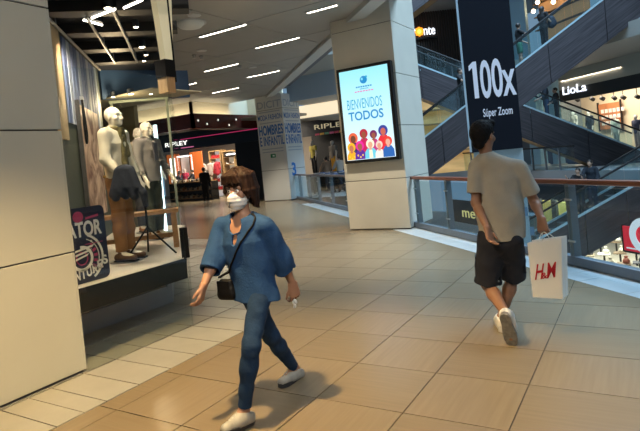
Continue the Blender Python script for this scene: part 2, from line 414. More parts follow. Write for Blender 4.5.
def shoe(J, h, root, s, msole, mup, mlace=None, heel=None, toe=None):
    """sneaker round ankle J[h+'a'], pointing at J[h+'t']; the sole is its own part"""
    a = J[h+'a']; tt = J[h+'t']; up = J.get(h+'sup', np.array([0, 0, 1.])); d = unit(tt-a-up*np.dot(tt-a, up)); side = np.cross(d, up)
    base = J.get(h+'base', a-up*(np.dot(a, up)-.0))    # point under the ankle on the sole's underside
    L = .26*s; q = lambda x, y, z: base+d*x*s+side*y*s+up*z*s
    S = SDF(); S.cone(q(-.045, 0, .045), q(.05, 0, .052), .040*s, .042*s, .03); S.cone(q(.05, 0, .05), q(.155, 0, .036), .043*s, .036*s, .04, (up, 1.15))
    S.cone(q(-.04, 0, .05), q(-.03, 0, .085), .036*s, .040*s, .03); S.cone(q(.0, 0, .06), q(.0, 0, .09), .042*s, .042*s, .03)
    S.plane(q(0, 0, .022), -up); S.plane(q(-.01, 0, .098), unit(up-d*.25))
    o = S.build('shoe', .005, mup, root)
    prof = [(-.088, .0), (-.08, .022), (-.055, .035), (.0, .033), (.06, .042), (.12, .045), (.165, .036), (.188, .015), (.190, 0)]
    poly = [q(x, y, 0) for x, y in prof]+[q(x, -y, 0) for x, y in prof[::-1][1:-1]]
    MB().prism(poly, up*.030*s).build('sole', msole, o)
    if mlace:
        for i in range(4):
            x = .045+.024*i; MB().tube([q(x, -.030, .082-.008*i), q(x+.006, 0, .104-.011*i), q(x+.012, .030, .082-.008*i)], .0050*s, 6).build('lace', mlace, o, True)
    return o
# ------------------------------------------------------------------ setting: floor, ceiling, walls
EDGE = 6.12          # gallery edge: X + Y = EDGE
def clip(poly, a, b, c):                 # keep a*x + b*y <= c
    out = []
    for i in range(len(poly)):
        p, q = poly[i], poly[(i+1) % len(poly)]; dp = a*p[0]+b*p[1]-c; dq = a*q[0]+b*q[1]-c
        if dp <= 0: out.append(p)
        if (dp < 0) != (dq < 0) and dp != dq:
            t = dp/(dp-dq); out.append((p[0]+(q[0]-p[0])*t, p[1]+(q[1]-p[1])*t))
    return out
m_grout = mat('grout', (.16, .13, .10), .9)
def tile_mat(name, col, st, rough):
    return mat(name, col, rough, spec=.45, var=.055, vscale=3.0, stretch=st, world=True)
m_tile_a = tile_mat('tan_stone_grain_along', (.225, .175, .112), (14, .6, 1), .26)
m_tile_b = tile_mat('tan_stone_grain_across', (.215, .167, .106), (.6, 14, 1), .26)
m_white = tile_mat('cream_stone', (.335, .325, .285), (2, 2, 1), .28)
m_bord = tile_mat('pale_border_stone', (.52, .56, .58), (2, 2, 1), .32)
slab = [(-34, -9), (EDGE+9, -9), (EDGE-18.35, 18.35), (-9.95, 18.35), (-9.95, 24.6), (-34, 27)]
floor = struct('floor', MB().slab(slab, -.45, -.012), m_grout, 'tan stone tiled gallery floor with dark joints', cat='floor')
TX, TY, TS = -2.034*CAMH, 1.8667*CAMH, .3907*CAMH
pieces = []
def vis_area(poly):
    pts = []
    for x, y in poly:
        q, z = proj((x, y, 0))
        if z < .3: return 0.
        pts.append(q)
    c = np.mean(pts, 0)
    if not (-25 < c[0] < 665 and -25 < c[1] < 456): return 0.
    a = 0.
    for i in range(len(pts)):
        p, q = pts[i], pts[(i+1) % len(pts)]; a += p[0]*q[1]-p[1]*q[0]
    return abs(a)/2
def put(poly, m, gap=.003):
    if len(poly) < 3: return
    c = np.mean(poly, 0); a = 0
    for i in range(len(poly)): a += poly[i][0]*poly[(i+1) % len(poly)][1]-poly[i][1]*poly[(i+1) % len(poly)][0]
    if abs(a) < .01: return
    pieces.append((vis_area(poly), [tuple(c+(np.array(p)-c)*(1-gap/ .25)) for p in poly], m))
XB = -3.31; SB = 5.42; CR = .85; YC = TY+10*TS
for i in range(-36, 14):
    for j in range(-18, 42):
        x0, y0 = TX+i*TS, TY+j*TS
        sq = [(x0, y0), (x0+TS, y0), (x0+TS, y0+TS), (x0, y0+TS)]
        if x0 > 9 or y0 < -8.6: continue
        sq = clip(sq, 1, 1, SB)
        if not sq: continue
        m = m_tile_a if (i+j) % 2 else m_tile_b
        if min(p[0] for p in sq) >= XB or min(p[0]+p[1] for p in sq) >= CR or min(p[1] for p in sq) >= YC: put(sq, m)
        elif max(p[0] for p in sq) <= XB: put(clip(sq, -1, -1, -CR), m)
        else:
            put(clip(sq, -1, 0, -XB), m); put(clip(clip(sq, 1, 0, XB), -1, -1, -CR), m)
ys = [1.0, 1.36, 1.66, 1.96, 2.16, 2.335, 2.62]+[2.93+.303*k for k in range(0, 22)]   # cream strip beside the shop front
for k in range(len(ys)-1):
    y0, y1 = ys[k], ys[k+1]
    for x0, x1 in [(-3.98, XB)]+[(-3.98-.6*(i+1), -3.98-.6*i) for i in range(9)]:
        put(clip(clip([(x0, y0), (x1, y0), (x1, y1), (x0, y1)], 1, 1, CR), 0, 1, YC), m_white, .009)
dg = np.array([1, -1])/math.sqrt(2); nr = np.array([1, 1])/math.sqrt(2)
for k in range(-16, 36):                                           # pale border tiles along the gallery edge
    for s0, s1 in ((SB, SB+.36), (SB+.36, EDGE+.08)):
        c0 = nr*(s0/math.sqrt(2)); c1 = nr*(s1/math.sqrt(2)); a = k*.6+(.3 if s0 > SB else 0)-9
        q = [tuple(c0+dg*a), tuple(c0+dg*(a+.6)), tuple(c1+dg*(a+.6)), tuple(c1+dg*a)]
        if max(p[1] for p in q) < 18.4 and min(p[1] for p in q) > -8: put(q, m_bord)
pieces.sort(key=lambda t: -t[0])
rest = {}
for n, (a, poly, m) in enumerate(pieces):
    if n < 300 and a > 60:
        MB().slab(poly, -.012, 0).build('tile', m, floor)
    else:
        rest.setdefault(m.name, MB()).slab(poly, -.012, 0)
for k, b in rest.items(): tag(b.build('far_tiles', MATS[k], floor), kind='stuff')

m_ceil = mat('grey_ceiling_panel', (.34, .325, .30), .55, var=.04, vscale=1.2)
m_ceil_d = mat('ceiling_joint', (.10, .10, .10), .8)
CZ = 4.3
CE = 4.85
ceil_poly = [(-34, -9), (CE+9, -9), (CE-18.0, 18.0), (-34, 18.0)]
ceiling = struct('ceiling', MB().slab(ceil_poly, CZ+.02, CZ+.7), m_ceil_d, 'grey panelled ceiling over the gallery', cat='ceiling')
np_ = 0
for i in range(-14, 4):
    for j in range(-1, 10):
        x0, y0 = -4.0+i*2.4, 0.6+j*1.93
        q = [(x0+.012, y0+.012), (x0+2.388, y0+.012), (x0+2.388, y0+1.918), (x0+.012, y0+1.918)]
        q = clip(clip(q, 1, 1, CE), 0, 1, 18.0)
        if len(q) >= 3 and x0 > -28:
            MB().slab(q, CZ-.012, CZ+.02).build('ceiling_panel', m_ceil, ceiling)
# edge beam and the brighter slab edge next to the void
m_beam = mat('beam_plaster', (.52, .52, .50), .6)
def diag_box(s0, s1, a0, a1, z0, z1):
    p = [nr*(s0/math.sqrt(2))+dg*a0, nr*(s0/math.sqrt(2))+dg*a1, nr*(s1/math.sqrt(2))+dg*a1, nr*(s1/math.sqrt(2))+dg*a0]
    return MB().slab([tuple(x) for x in p], z0, z1)
AX = lambda s, y: ((s-y)-y)/math.sqrt(2)     # along-coordinate of the point of X+Y=s at that y
struct('trim_1', diag_box(CE, CE+.42, AX(CE, 18.0), 14, CZ-.10, CZ+.7), m_beam, 'pale grey edge beam of the gallery ceiling beside the void')
struct('trim_2', diag_box(CE+.42, EDGE+.15, AX(CE+.4, 18.3), 14, CZ+.30, CZ+.9), mat('slab_dark', (.13, .13, .15), .6), 'dark recessed slab edge beyond the ceiling beam')
struct('wall_back', MB().box(-34, 16, -9.3, -9, -.4, 5), mat('plain_wall', (.45, .42, .38), .7), 'plain wall closing the gallery behind the viewpoint')
struct('wall_right', diag_box(15.4, 15.6, 14, 26, -.4, 5), mat('plain_wall', (.45, .42, .38), .7), 'plain wall at the gallery end out of view')

# ------------------------------------------------------------------ pillars clad in stone panels
m_clad = mat('pillar_stone', (.64, .60, .51), .42, spec=.4, var=.035, vscale=2.5)
m_clad_l = mat('pillar_plaster', (.50, .505, .45), .5, spec=.3, var=.03, vscale=2.)
m_joint = mat('pillar_joint', (.10, .09, .08), .8)
def pillar(name, x0, x1, y0, y1, z0, z1, label, zs, m, gap=.012):
    t = thing(name, ((x0+x1)/2, (y0+y1)/2, 0), label, 'pillar'); d = .02
    MB().box(x0+d, x1-d, y0+d, y1-d, z0, z1).build('core', m_joint, t)
    for a, b in zip(zs[:-1], zs[1:]):
        for q in ((x0, x1, y0, y0+d), (x0, x1, y1-d, y1), (x0, x0+d, y0+d, y1-d), (x1-d, x1, y0+d, y1-d)):
            MB().box(*q, a+gap/2, b-gap/2).build('panel', m, t, bevel=.003)
    return t
p_left = pillar('stone_pillar', -5.32, -4.0, 1.34, 2.668, 0, 4.285, 'beige panelled pillar at the left edge beside the shop window', [0.015, .98, 1.975, 2.962, 3.95, 4.285], m_clad_l)
p_mid = pillar('stone_pillar', -5.28, -3.95, 9.75, 11.03, 0, 5.5, 'beige panelled pillar carrying the bright advertising screen', [.02, 1.003, 2.03, 3.04, 4.045, 5.05, 5.5], m_clad)
P3 = dict(x0=-13.42, x1=-12.10, y0=17.70, y1=18.95)
p_far = pillar('stone_pillar', P3['x0'], P3['x1'], P3['y0'], P3['y1'], 0, 4.29, 'distant pillar printed with blue lettering and a number three', [.02, 1.25, 3.70, 4.29], mat('pillar_pale', (.68, .68, .66), .45), .016)

# lettering on the far pillar
m_blue = mat('print_blue', (.055, .17, .47), .5); m_lblue = mat('print_pale_blue', (.38, .42, .50), .5)
m_green = mat('exit_green', (.02, .22, .10), .4)
fx = (P3['x0']+P3['x1'])/2; yf = P3['y0']-.001; xr = P3['x1']+.001; ymid = (P3['y0']+P3['y1'])/2
for (o, r, w) in (((fx, yf), (1, 0, 0), 1.24), ((xr, ymid), (0, 1, 0), 1.18)):
    def L(s, z, h, wd, m=m_blue, b=.012): text('lettering', s, (o[0], o[1], z), r, (0, 0, 1), h, m, p_far, .004, b, width=wd)
    L('DICIT', 3.78, .28, w*.94, m_lblue); L('MODA FASHION', 3.30, .21, w*.96); L('HOMBRES', 2.70, .38, w*.97, b=.03); L('E INFANTIL', 2.27, .36, w*.97, b=.02)
    for z in (3.62, 3.18, 2.12, 2.0):
        rr = np.array(r); c = np.array([o[0], o[1], z]); nrm_ = np.cross(rr, [0, 0, 1])
        MB().obox(c, rr*w*.42, nrm_*.003, np.array([0, 0, .018])).build('print_line', m_lblue, p_far)
text('numeral', '3', (xr, ymid-.22, .98), (0, 1, 0), (0, 0, 1), .50, mat('numeral_blue', (.02, .20, .62), .5), p_far, .004, .03)
ex = thing('exit_sign', (fx+.02, yf-.02, 1.75), 'small green emergency sign stuck on the lettered pillar', 'sign')
MB().box(fx-.12, fx+.12, yf-.025, yf-.004, 1.76, 1.91).build('plate', m_green, ex)
MB().box(fx-.02, fx+.08, yf-.028, yf-.025, 1.80, 1.87).build('pictogram', mat('sign_white', (.8, .85, .8), .5), ex)

# ------------------------------------------------------------------ ceiling strip lights, detector, sprinklers
m_strip = emis('strip_light', (1, .90, .76), 14.)
strips = [(-7.03, 8.41), (-7.0, 10.27), (-9.69, 11.38), (-9.75, 13.38), (-12.5, 14.8), (-4.87, 8.72), (-4.75, 6.8), (-4.3, 4.6), (-12.4, 12.6), (-15.2, 13.9), (-1.6, 4.6), (-1.6, 1.6), (-1.6, -2.)]
where = ['nearest long strip light above the woman', 'second strip light, beside the pale edge beam', 'strip light in the middle of the far ceiling', 'strip light close to the beam, third from the screen pillar',
         'faint strip light nearest the lettered pillar', 'strip light cut by the screen pillar at the top', 'strip light above the frame edge by the screen', 'strip light above the shop corner', 'far left strip light above the store entrance',
         'farthest left strip light by the brown bulkhead', 'strip light above the walking man', 'strip light overhead before the viewpoint', 'strip light behind the viewpoint on the left']
for (x, y), w in zip(strips, where):
    hl = .31 if y == 8.72 else .6
    t = thing('ceiling_light', (x, y, CZ-.012), 'white recessed '+w, 'ceiling light', 'ceiling strip lights')
    MB().box(x-hl-.02, x+hl+.02, y-.06, y-.03, CZ-.03, CZ-.012).box(x-hl-.02, x+hl+.02, y+.03, y+.06, CZ-.03, CZ-.012).build('frame', mat('lamp_frame', (.5, .5, .48), .5), t)
    MB().box(x-hl, x+hl, y-.03, y+.03, CZ-.024, CZ-.012).build('diffuser', m_strip, t)
sx, sy = -6.98, 7.48
t = thing('smoke_detector', (sx, sy, CZ-.012), 'round white detector dome on the grey ceiling', 'detector')
MB().lathe([(.26, 0), (.26, -.03), (.20, -.09), (.06, -.10)], (sx, sy, CZ-.012), 24).build('dome', mat('dome_white', (.75, .75, .72), .4), t, True)
MB().lathe([(.30, 0), (.30, -.02)], (sx, sy, CZ-.012), 24).build('base_ring', mat('dome_grey', (.5, .5, .5), .4), t)
for k, (px, py, lb) in enumerate(((194, 55, 'left of the nearest strip light'), (201, 56, 'in the middle of the ceiling'), (189, 10, 'above the ceiling detector'), (240, 66, 'between the strip lights'))):
    q = onz(px, py, CZ-.012); t = thing('sprinkler', q, 'tiny metal sprinkler head hanging '+lb, 'sprinkler', 'ceiling sprinklers')
    MB().lathe([(.02, 0), (.02, -.06), (.05, -.065), (.05, -.075)], q, 10).build('head', mat('steel', (.5, .5, .5), .35, .8), t)
    MB().lathe([(.06, 0), (.05, -.012)], q, 12).build('rosette', mat('steel_dark', (.2, .2, .2), .4, .8), t)

# ------------------------------------------------------------------ glass balustrades along the gallery edge
m_post = mat('grey_post', (.20, .21, .23), .45, .3); m_wood = mat('handrail_wood', (.17, .055, .028), .32, var=.2, vscale=5, stretch=(1, 1, 6)); m_gl = glass('railing_glass', (.80, .88, .90))
m_steel = mat('clamp_steel', (.55, .58, .60), .3, .9); m_shoe = mat('base_rail', (.17, .19, .22), .45, .3)
def xat(px, s):                          # X of the point of the gallery edge seen at column px
    lo, hi = -13., 3.
    for _ in range(60):
        mdl = (lo+hi)/2
        q, z = proj((mdl, s-mdl, 0))
        if z > 0 and q[0] < px: lo = mdl
        else: hi = mdl
    return (lo+hi)/2
RS = EDGE-.05
def railing(label, xs, ends, mrail):
    t = thing('glass_railing', (xs[0], RS-xs[0], 0), label, 'railing')
    P = lambda x, z, o=0.: np.array([x+o/math.sqrt(2), RS-x+o/math.sqrt(2), z])
    e = np.array([1, -1, 0])/math.sqrt(2); n = np.array([1, 1, 0])/math.sqrt(2); up = np.array([0, 0, 1.])
    for x in xs:
        po = MB().obox(P(x, .50), e*.034, n*.05, up*.46).build('post', m_post, t, bevel=.006)
        for z in (.30, .78):
            MB().obox(P(x, z, -.07)+e*.04, e*.055, n*.010, up*.010).build('clamp', m_steel, po)
    for a, b in zip(xs[:-1], xs[1:]):
        L_ = (b-a)*math.sqrt(2); c = P((a+b)/2, .53, -.065)
        MB().obox(c, e*(L_/2-.012), n*.006, up*.40).build('glass_pane', m_gl, t)
    a, b = ends
    c = (P(a, .0)+P(b, .0))/2; h = np.linalg.norm(P(a, 0)-P(b, 0))/2
    MB().obox(c+up*.98, e*h, n*.045, up*.03).build('handrail', mrail, t, bevel=.015)
    MB().obox(c+up*.06, e*h, n*.05, up*.055).build('base_rail', m_shoe, t, bevel=.006)
    return t
x1, x2, x3 = xat(421, RS), xat(452.5, RS), xat(577, RS)
st = (x3-x2)/round((x3-x2)/(x2-x1))
xs = [x1]+[x2+st*k for k in range(int(round((x3-x2)/st))+1)]; xs += [xs[-1]+st*1.25*k for k in (1, 2, 3)]
railing('glass railing with brown wooden handrail beside the walking man', xs, (x1-.35, xs[-1]), m_wood)
fx_ = [xat(p, RS) for p in (295.5, 302, 311, 321, 334)]; d_ = fx_[-1]-fx_[-2]; fx_ += [fx_[-1]+d_*k for k in (1, 2)]
railing('far glass railing between the lettered pillar and the screen pillar', fx_, (fx_[0]-.15, -5.35), mat('handrail_grey', (.16, .13, .13), .35))
struct('trim_3', diag_box(EDGE+.08, EDGE+.16, AX(EDGE, 18.3), 14, -.5, .0), mat('slab_edge', (.42, .44, .46), .5), 'pale slab edge under the railing')
# ------------------------------------------------------------------ fashion shop on the left with its window display
m_black = mat('black_lacquer', (.003, .003, .0035), .6, spec=.2); m_plat = mat('platform_marble', (.62, .56, .50), .35, var=.16, vscale=3.5)
m_sg = glass('shop_glass', (.94, .965, .955), .8, .25)
d2 = np.array([-1, 1])/math.sqrt(2); n2 = np.array([1, 1])/math.sqrt(2)
C0 = np.array([-4.0, 3.87])              # corner of the glass front; from here it turns 45 degrees
struct('window_1', MB().box(-3.995, -3.983, 2.672, 3.865, .0, 2.50), m_sg, 'frameless front pane of the shop window')
sp = thing('window_side_pane', (C0[0], C0[1], 0), 'frameless angled side pane of the shop window', 'glass pane'); sp['kind'] = 'structure'
a_, b_ = C0+d2*.01, C0+d2*1.55
MB().slab([tuple(a_), tuple(b_), tuple(b_+n2*.012), tuple(a_+n2*.012)], .0, 2.5).build('pane', m_sg, sp)
a_, b_ = C0+d2*1.58, C0+d2*3.4
MB().slab([tuple(a_), tuple(b_), tuple(b_+n2*.012), tuple(a_+n2*.012)], .0, 2.5).build('pane', m_sg, sp)
cl = thing('glass_clamp', (C0[0], C0[1]+.04, .66), 'black lower clamp on the edge of the angled pane', 'clamp')
c = C0+d2*.10
MB().slab([tuple(c-n2*.035), tuple(c+d2*.07-n2*.035), tuple(c+d2*.07+n2*.045), tuple(c+n2*.045)], .66, .97).build('body', m_black, cl)
MB().slab([tuple(c-n2*.015+d2*.02), tuple(c+d2*.05-n2*.015), tuple(c+d2*.05+n2*.055), tuple(c+n2*.055+d2*.02)], .76, .86).build('bolt_plate', m_steel, cl)
hd = thing('header_block', (-4.06, 3.93, 2.35), 'black and wood clad header end above the glass corner', 'header')
MB().box(-4.14, -3.99, 3.86, 3.99, 2.505, 2.68).build('black_cap', m_black, hd)
MB().box(-4.13, -4.0, 3.87, 3.98, 2.35, 2.505).build('wood_block', mat('header_wood', (.38, .24, .12), .5, var=.25, vscale=8, stretch=(8, 8, 1)), hd)
pn = thing('hanging_panel', (-4.12, 4.02, 2.47), 'tapered cream panel hanging from the ceiling above the glass corner', 'sign')
mb = MB(); mb.add([(-4.10, 3.925, 3.45), (-4.10, 4.16, 3.45), (-4.10, 4.06, 2.47), (-4.10, 4.0, 2.47), (-4.18, 3.925, 3.45), (-4.18, 4.16, 3.45), (-4.18, 4.06, 2.47), (-4.18, 4.0, 2.47)], [(0, 3, 2, 1), (4, 5, 6, 7), (0, 1, 5, 4), (1, 2, 6, 5), (2, 3, 7, 6), (3, 0, 4, 7)])
mb.build('board', mat('cream_board', (.72, .66, .48), .5, emit=(1, .85, .5), es=.25), pn)  # cream panel of unclear kind, its material emits faintly
MB().box(-4.19, -4.095, 4.08, 4.10, 2.48, 4.285).build('dark_edge', m_black, pn)
MB().box(-4.14, -4.12, 4.03, 4.06, 3.44, 4.285).build('hanger_rod', m_steel, pn)
# raised display platform with black front, set back plinth below
pl = thing('display_platform', (-5.2, 3.6, 0), 'raised pale display platform with a black front edge', 'platform')
top = [(-4.06, 2.68), (-4.06, 3.905), (-6.55, 6.395), (-7.6, 6.395), (-7.6, 2.68)]
MB().slab(top, .60, .665).build('deck', m_plat, pl)
MB().box(-4.10, -4.045, 2.68, 3.92, .462, .662).build('front_fascia', m_black, pl)
a_ = np.array([-4.05, 3.915]); b_ = np.array([-6.55, 6.415])
MB().slab([tuple(a_), tuple(b_), tuple(b_-n2*.05), tuple(a_-n2*.05)], .462, .662).build('side_fascia', m_black, pl)
MB().slab([(-4.11, 2.68), (-4.11, 3.86), (-6.5, 6.25), (-7.5, 6.25), (-7.5, 2.68)], .462, .60).build('soffit', m_black, pl)
pb = [(-4.97, 2.68), (-4.97, 4.52), (-6.6, 6.15), (-7.4, 6.15), (-7.4, 2.68)]
MB().slab(pb, .20, .462).build('plinth_panel', mat('plinth_brown', (.22, .19, .16), .4), pl)
MB().slab([(x+(.025 if x > -5 else 0), y) for x, y in pb], .0, .20).build('base_trim', mat('plinth_trim', (.42, .44, .50), .4), pl)
MB().box(-4.96, -4.93, 4.44, 4.50, .20, .462).build('plinth_post', mat('plinth_trim', (.42, .44, .50), .4), pl)
# shell of the shop
SHZ = 3.5
m_dceil = mat('shop_ceiling_dark', (.018, .02, .024), .45); m_bluew = mat('shop_blue_wall', (.035, .075, .16), .5); m_olive = mat('shop_olive_wall', (.16, .14, .08), .6)
sh_poly = [(-4.15, 1.5), (-4.15, 3.9), (-8.2, 7.95), (-12.5, 7.95), (-12.5, 1.5)]
struct('ceiling_2', MB().slab(sh_poly, SHZ, SHZ+.25), m_dceil, 'black ceiling of the clothes shop')
def dwall(name, x0, y0, dx, dy, L_, z0, z1, th, m, label):
    u = unit((dx, dy)); n = np.array([-u[1], u[0]]); a = np.array([x0, y0]); b = a+u*L_
    return struct(name, MB().slab([tuple(a), tuple(b), tuple(b+n*th), tuple(a+n*th)], z0, z1), m, label)
struct('wall_left', MB().box(-12.6, -12.5, 1.4, 7.95, 0, SHZ), m_olive, 'olive back wall deep inside the clothes shop')
struct('wall_shop_near', MB().box(-12.5, -5.3, 1.4, 1.5, 0, SHZ), m_olive, 'olive side wall of the clothes shop behind the pillar')
struct('wall_shop_far', MB().box(-12.5, -9.3, 7.95, 8.05, 0, SHZ), m_olive, 'olive far wall of the clothes shop')
struct('floor_shop', MB().slab([(-5.05, 1.5), (-5.05, 4.5), (-8.4, 7.85), (-12.5, 7.9), (-12.5, 1.5)], -.012, .003), mat('shop_floor', (.45, .40, .34), .35, var=.1), 'pale floor inside the clothes shop')
dwall('trim_4', -8.15, 6.30, .42, .85, 1.62, 2.98, SHZ, .12, m_bluew, 'dark blue bulkhead inside the shop above the doorway')
# ceiling beams and spotlight tracks, along the 45-degree line
for k, (px, py, qx, qy, lb) in enumerate(((68, 38, 100, 70, 'nearest the picture wall'), (97, 34, 115, 63, 'in the middle of the shop ceiling'), (122, 30, 137, 62, 'nearest the glass side'))):
    a, b = onz(px, py, SHZ-.14), onz(qx, qy, SHZ-.14); a = a-(b-a)*.4
    t = thing('light_track', a, 'pale spotlight track '+lb, 'light track', 'shop light tracks')
    MB().tube([a, b], .018, 6).build('rail', mat('track_grey', (.35, .34, .32), .4, .5), t)
    for f in (.1, .55, .95):
        q = a+(b-a)*f; MB().tube([q, q+np.array([0, 0, .14])], .008, 6).build('hanger', m_steel, t)
for k in range(6):
    q = np.array([-4.6-.62*k, 3.2+.62*k*.35]); u = unit((.7, .72)); L_ = 2.2
    a = np.array([-4.3-.75*k, 1.9+.55*k]); mbm = MB().slab([tuple(a), tuple(a+u*L_), tuple(a+u*L_+np.array([-.16, .16])), tuple(a+np.array([-.16, .16]))], SHZ-.12, SHZ)
    tag(mbm.build('ceiling_beam', mat('beam_black', (.012, .012, .013), .5), None), 'dark beam across the shop ceiling, '+['first', 'second', 'third', 'fourth', 'fifth', 'sixth'][k]+' from the pillar', 'beam', 'shop ceiling beams', 'structure')
m_tube = emis('shop_tube', (1, .93, .78), 5.)
for (px, py, qx, qy, lb) in ((92, 18, 115, 9, 'beside the big spotlight'), (124, 8, 142, 0, 'at the top of the shop window'), (84, 20, 102, 25, 'below the long lit tube')):
    a, b = onz(px, py, SHZ-.13), onz(qx, qy, SHZ-.13)
    t = thing('tube_light', a, 'white ceiling tube in the shop '+lb, 'tube light', 'shop tube lights')
    MB().tube([a, b], .014, 8).build('tube', m_tube, t); MB().obox((a+b)/2+np.array([0, 0, .06]), (b-a)/2, np.array([.03, .0, 0]), np.array([0, 0, .035])).build('housing', m_dceil, t)
m_spot = emis('spot_face', (1, .86, .6), 12.)
for (px, py, z, lb, r) in ((136, 27, SHZ-.12, 'high left of the glass edge', .05), (142, 47, SHZ-.12, 'bright, upper right in the shop', .07), (144, 61, SHZ-.12, 'below the bright upper spot', .05), (108, 8, SHZ-.1, 'hot, beside the long tube', .07), (113, 97, 2.98, 'under the blue bulkhead on the left', .055), (131, 94, 2.98, 'large, under the blue bulkhead', .08), (151, 94, 2.98, 'faint, near the glass edge', .05), (146, 55, SHZ-.12, 'flat, below the upper right spot', .05)):
    q = onz(px, py, z); t = thing('spotlight', q, 'round warm shop spotlight '+lb, 'spotlight', 'shop spotlights')
    r *= .6
    MB().lathe([(r, 0), (r*.9, -.006)], q, 14).build('lens', m_spot, t); MB().lathe([(r*1.25, .09), (r*1.25, 0), (r*1.02, -.002)], q, 14).build('can', m_dceil, t)
lamp('shop_spot_lamp', 'SPOT', (-4.6, 3.0, 3.3), (-4.9, 4.0, 1.2), 115, WARM, .06, 1.3)
lamp('shop_spot_lamp.001', 'SPOT', (-5.5, 4.2, 3.35), (-5.9, 5.4, 1.2), 120, WARM, .06, 1.3)
lamp('shop_spot_lamp.002', 'SPOT', (-5.3, 3.9, 3.35), (-6.6, 4.9, 1.6), 150, (1, .8, .6), .06, 1.4)
lamp('shop_spot_lamp.003', 'SPOT', (-4.35, 3.4, 3.3), (-4.3, 3.3, .6), 120, NEUT, .06, 1.6)
lamp('shop_spot_lamp.004', 'POINT', (-7.6, 6.2, 2.8), None, 40, WARM, .1)
struct('ceiling_5', MB().box(-9.2, -6.9, 6.35, 7.5, 2.982, 3.0), mat('low_soffit', (.20, .18, .13), .6), 'lower soffit with spotlights inside the shop')
# picture wall standing at 45 degrees: pale striped drapes above a printed picture
w0 = onz(60, 30, 3.4); w1 = onz(104, 74, 3.4); wd = unit((w1-w0)*[1, 1, 0]); wn = np.array([wd[1], -wd[0], 0]); wn = wn if wn[0] > 0 else -wn
pw = thing('picture_wall', (w0[0], w0[1], .665), 'tall display wall with striped cloth and a large printed picture', 'display wall')
def pwb(a, b, z0, z1, off, th, m, name):
    p = w0*[1, 1, 0]+wd*a; q = w0*[1, 1, 0]+wd*b
    MB().prism([p+wn*off+[0, 0, z0], q+wn*off+[0, 0, z0], q+wn*off+[0, 0, z1], p+wn*off+[0, 0, z1]], wn*th).build(name, m, pw)
pwb(-.6, 2.5, .665, 3.42, -.1, .08, mat('panel_dark', (.06, .07, .05), .6), 'backing')
for k in range(11):
    a = .05+.2*k; pwb(a, a+.15, 2.28, 3.34, -.02, .02, mat('stripe_%d' % (k % 3), [(.10, .14, .26), (.34, .38, .46), (.16, .20, .33)][k % 3], .7), 'cloth_strip')
pwb(-.55, -.15, 2.05, 3.35, -.02, .03, mat('door_tan', (.45, .33, .18), .5), 'tan_board')
m_pic = bpy.data.materials.new('printed_picture'); m_pic.use_nodes = True
nt = m_pic.node_tree; b = nt.nodes['Principled BSDF']; n = nt.nodes.new('ShaderNodeTexNoise'); n.inputs['Scale'].default_value = 2.3; n.inputs['Detail'].default_value = 5; n.inputs['Distortion'].default_value = 1.6
r = nt.nodes.new('ShaderNodeValToRGB'); r.color_ramp.elements[0].color = (.16, .05, .03, 1); r.color_ramp.elements[1].color = (.85, .62, .46, 1); r.color_ramp.elements[0].position = .35; r.color_ramp.elements[1].position = .62
tc = nt.nodes.new('ShaderNodeTexCoord'); nt.links.new(tc.outputs['Object'], n.inputs['Vector']); nt.links.new(n.outputs['Fac'], r.inputs['Fac']); nt.links.new(r.outputs['Color'], b.inputs['Base Color'])
pwb(.42, 1.75, 1.05, 2.55, .005, .03, m_pic, 'picture')
pwb(.38, .42, .90, 2.6, .0, .05, mat('frame_dark', (.03, .03, .03), .5), 'frame_bar')
# hanging straps on the picture wall, green jacket on hooks
st_ = thing('hanging_belt', w0*[1, 1, 0]+wd*.55+[0, 0, 2.2], 'dark looped belt hanging before the striped cloth', 'belt')
base = w0*[1, 1, 0]+wd*.55+wn*.06
MB().tube(bez([base+[0, 0, 2.62], base+wd*.07+[0, 0, 2.4], base+wd*.10+[0, 0, 2.15], base+wd*.02+[0, 0, 2.05], base-wd*.02+[0, 0, 2.3], base+[0, 0, 2.62]]), .014, 6).build('loop', m_black, st_, True)
MB().obox(base+[0, 0, 2.64], wd*.03, wn*.02, np.array([0, 0, .02])).build('hook', m_steel, st_)
# clothes on a rail behind the poster (dark green jacket, orange cloth)
rk = thing('clothes_rail', (-5.0, 2.75, .665), 'dark clothes rail behind the poster board', 'clothes rail')
A_ = np.array([-5.35, 2.85, 0]); B_ = np.array([-4.95, 3.25, 0])
MB().tube([A_+[0, 0, .667], A_+[0, 0, 1.98], B_+[0, 0, 1.98], B_+[0, 0, .667]], .016, 8).build('frame', m_black, rk)
MB().tube([A_+[-.15, .15, .68], A_+[.15, -.15, .68]], .016, 8).build('foot', m_black, rk); MB().tube([B_+[-.15, .15, .68], B_+[.15, -.15, .68]], .016, 8).build('foot', m_black, rk)
def hung(label, f, z, m, w=.23, h=.75, group='clothes on the rail'):
    c = A_+(B_-A_)*f+[0, 0, z]; u = np.array([1, -1, 0])/math.sqrt(2); v = np.array([1, 1, 0])/math.sqrt(2)
    t = thing('hanging_jacket', c-[0, 0, h], label, 'jacket', group)
    S = SDF(); S.cone(c-u*w*.75-[0, 0, .06], c+u*w*.75-[0, 0, .06], .05, .05, .04, (v, 1.2)); S.cone(c-[0, 0, .08], c-[0, 0, h-.16], .17, .19, .05, (v, 2.6))
    for sg in (-1, 1): S.cone(c+u*w*sg*.8-[0, 0, .08], c+u*w*sg*1.05-[0, 0, h*.85], .055, .042, .03)
    S.build('cloth', .012, m, t, fold_fn(.006, 45, 14, f*9)); MB().tube([c+[0, 0, .03], c-[0, 0, .06]], .006, 6).build('hanger', m_steel, t)
hung('dark olive jacket hanging behind the poster board', .25, 1.95, mat('olive_cloth', (.07, .075, .03), .85, bump=.3))
hung('black and green jacket on the rail near the poster', .6, 1.95, mat('dark_green_cloth', (.02, .03, .018), .85, bump=.3))
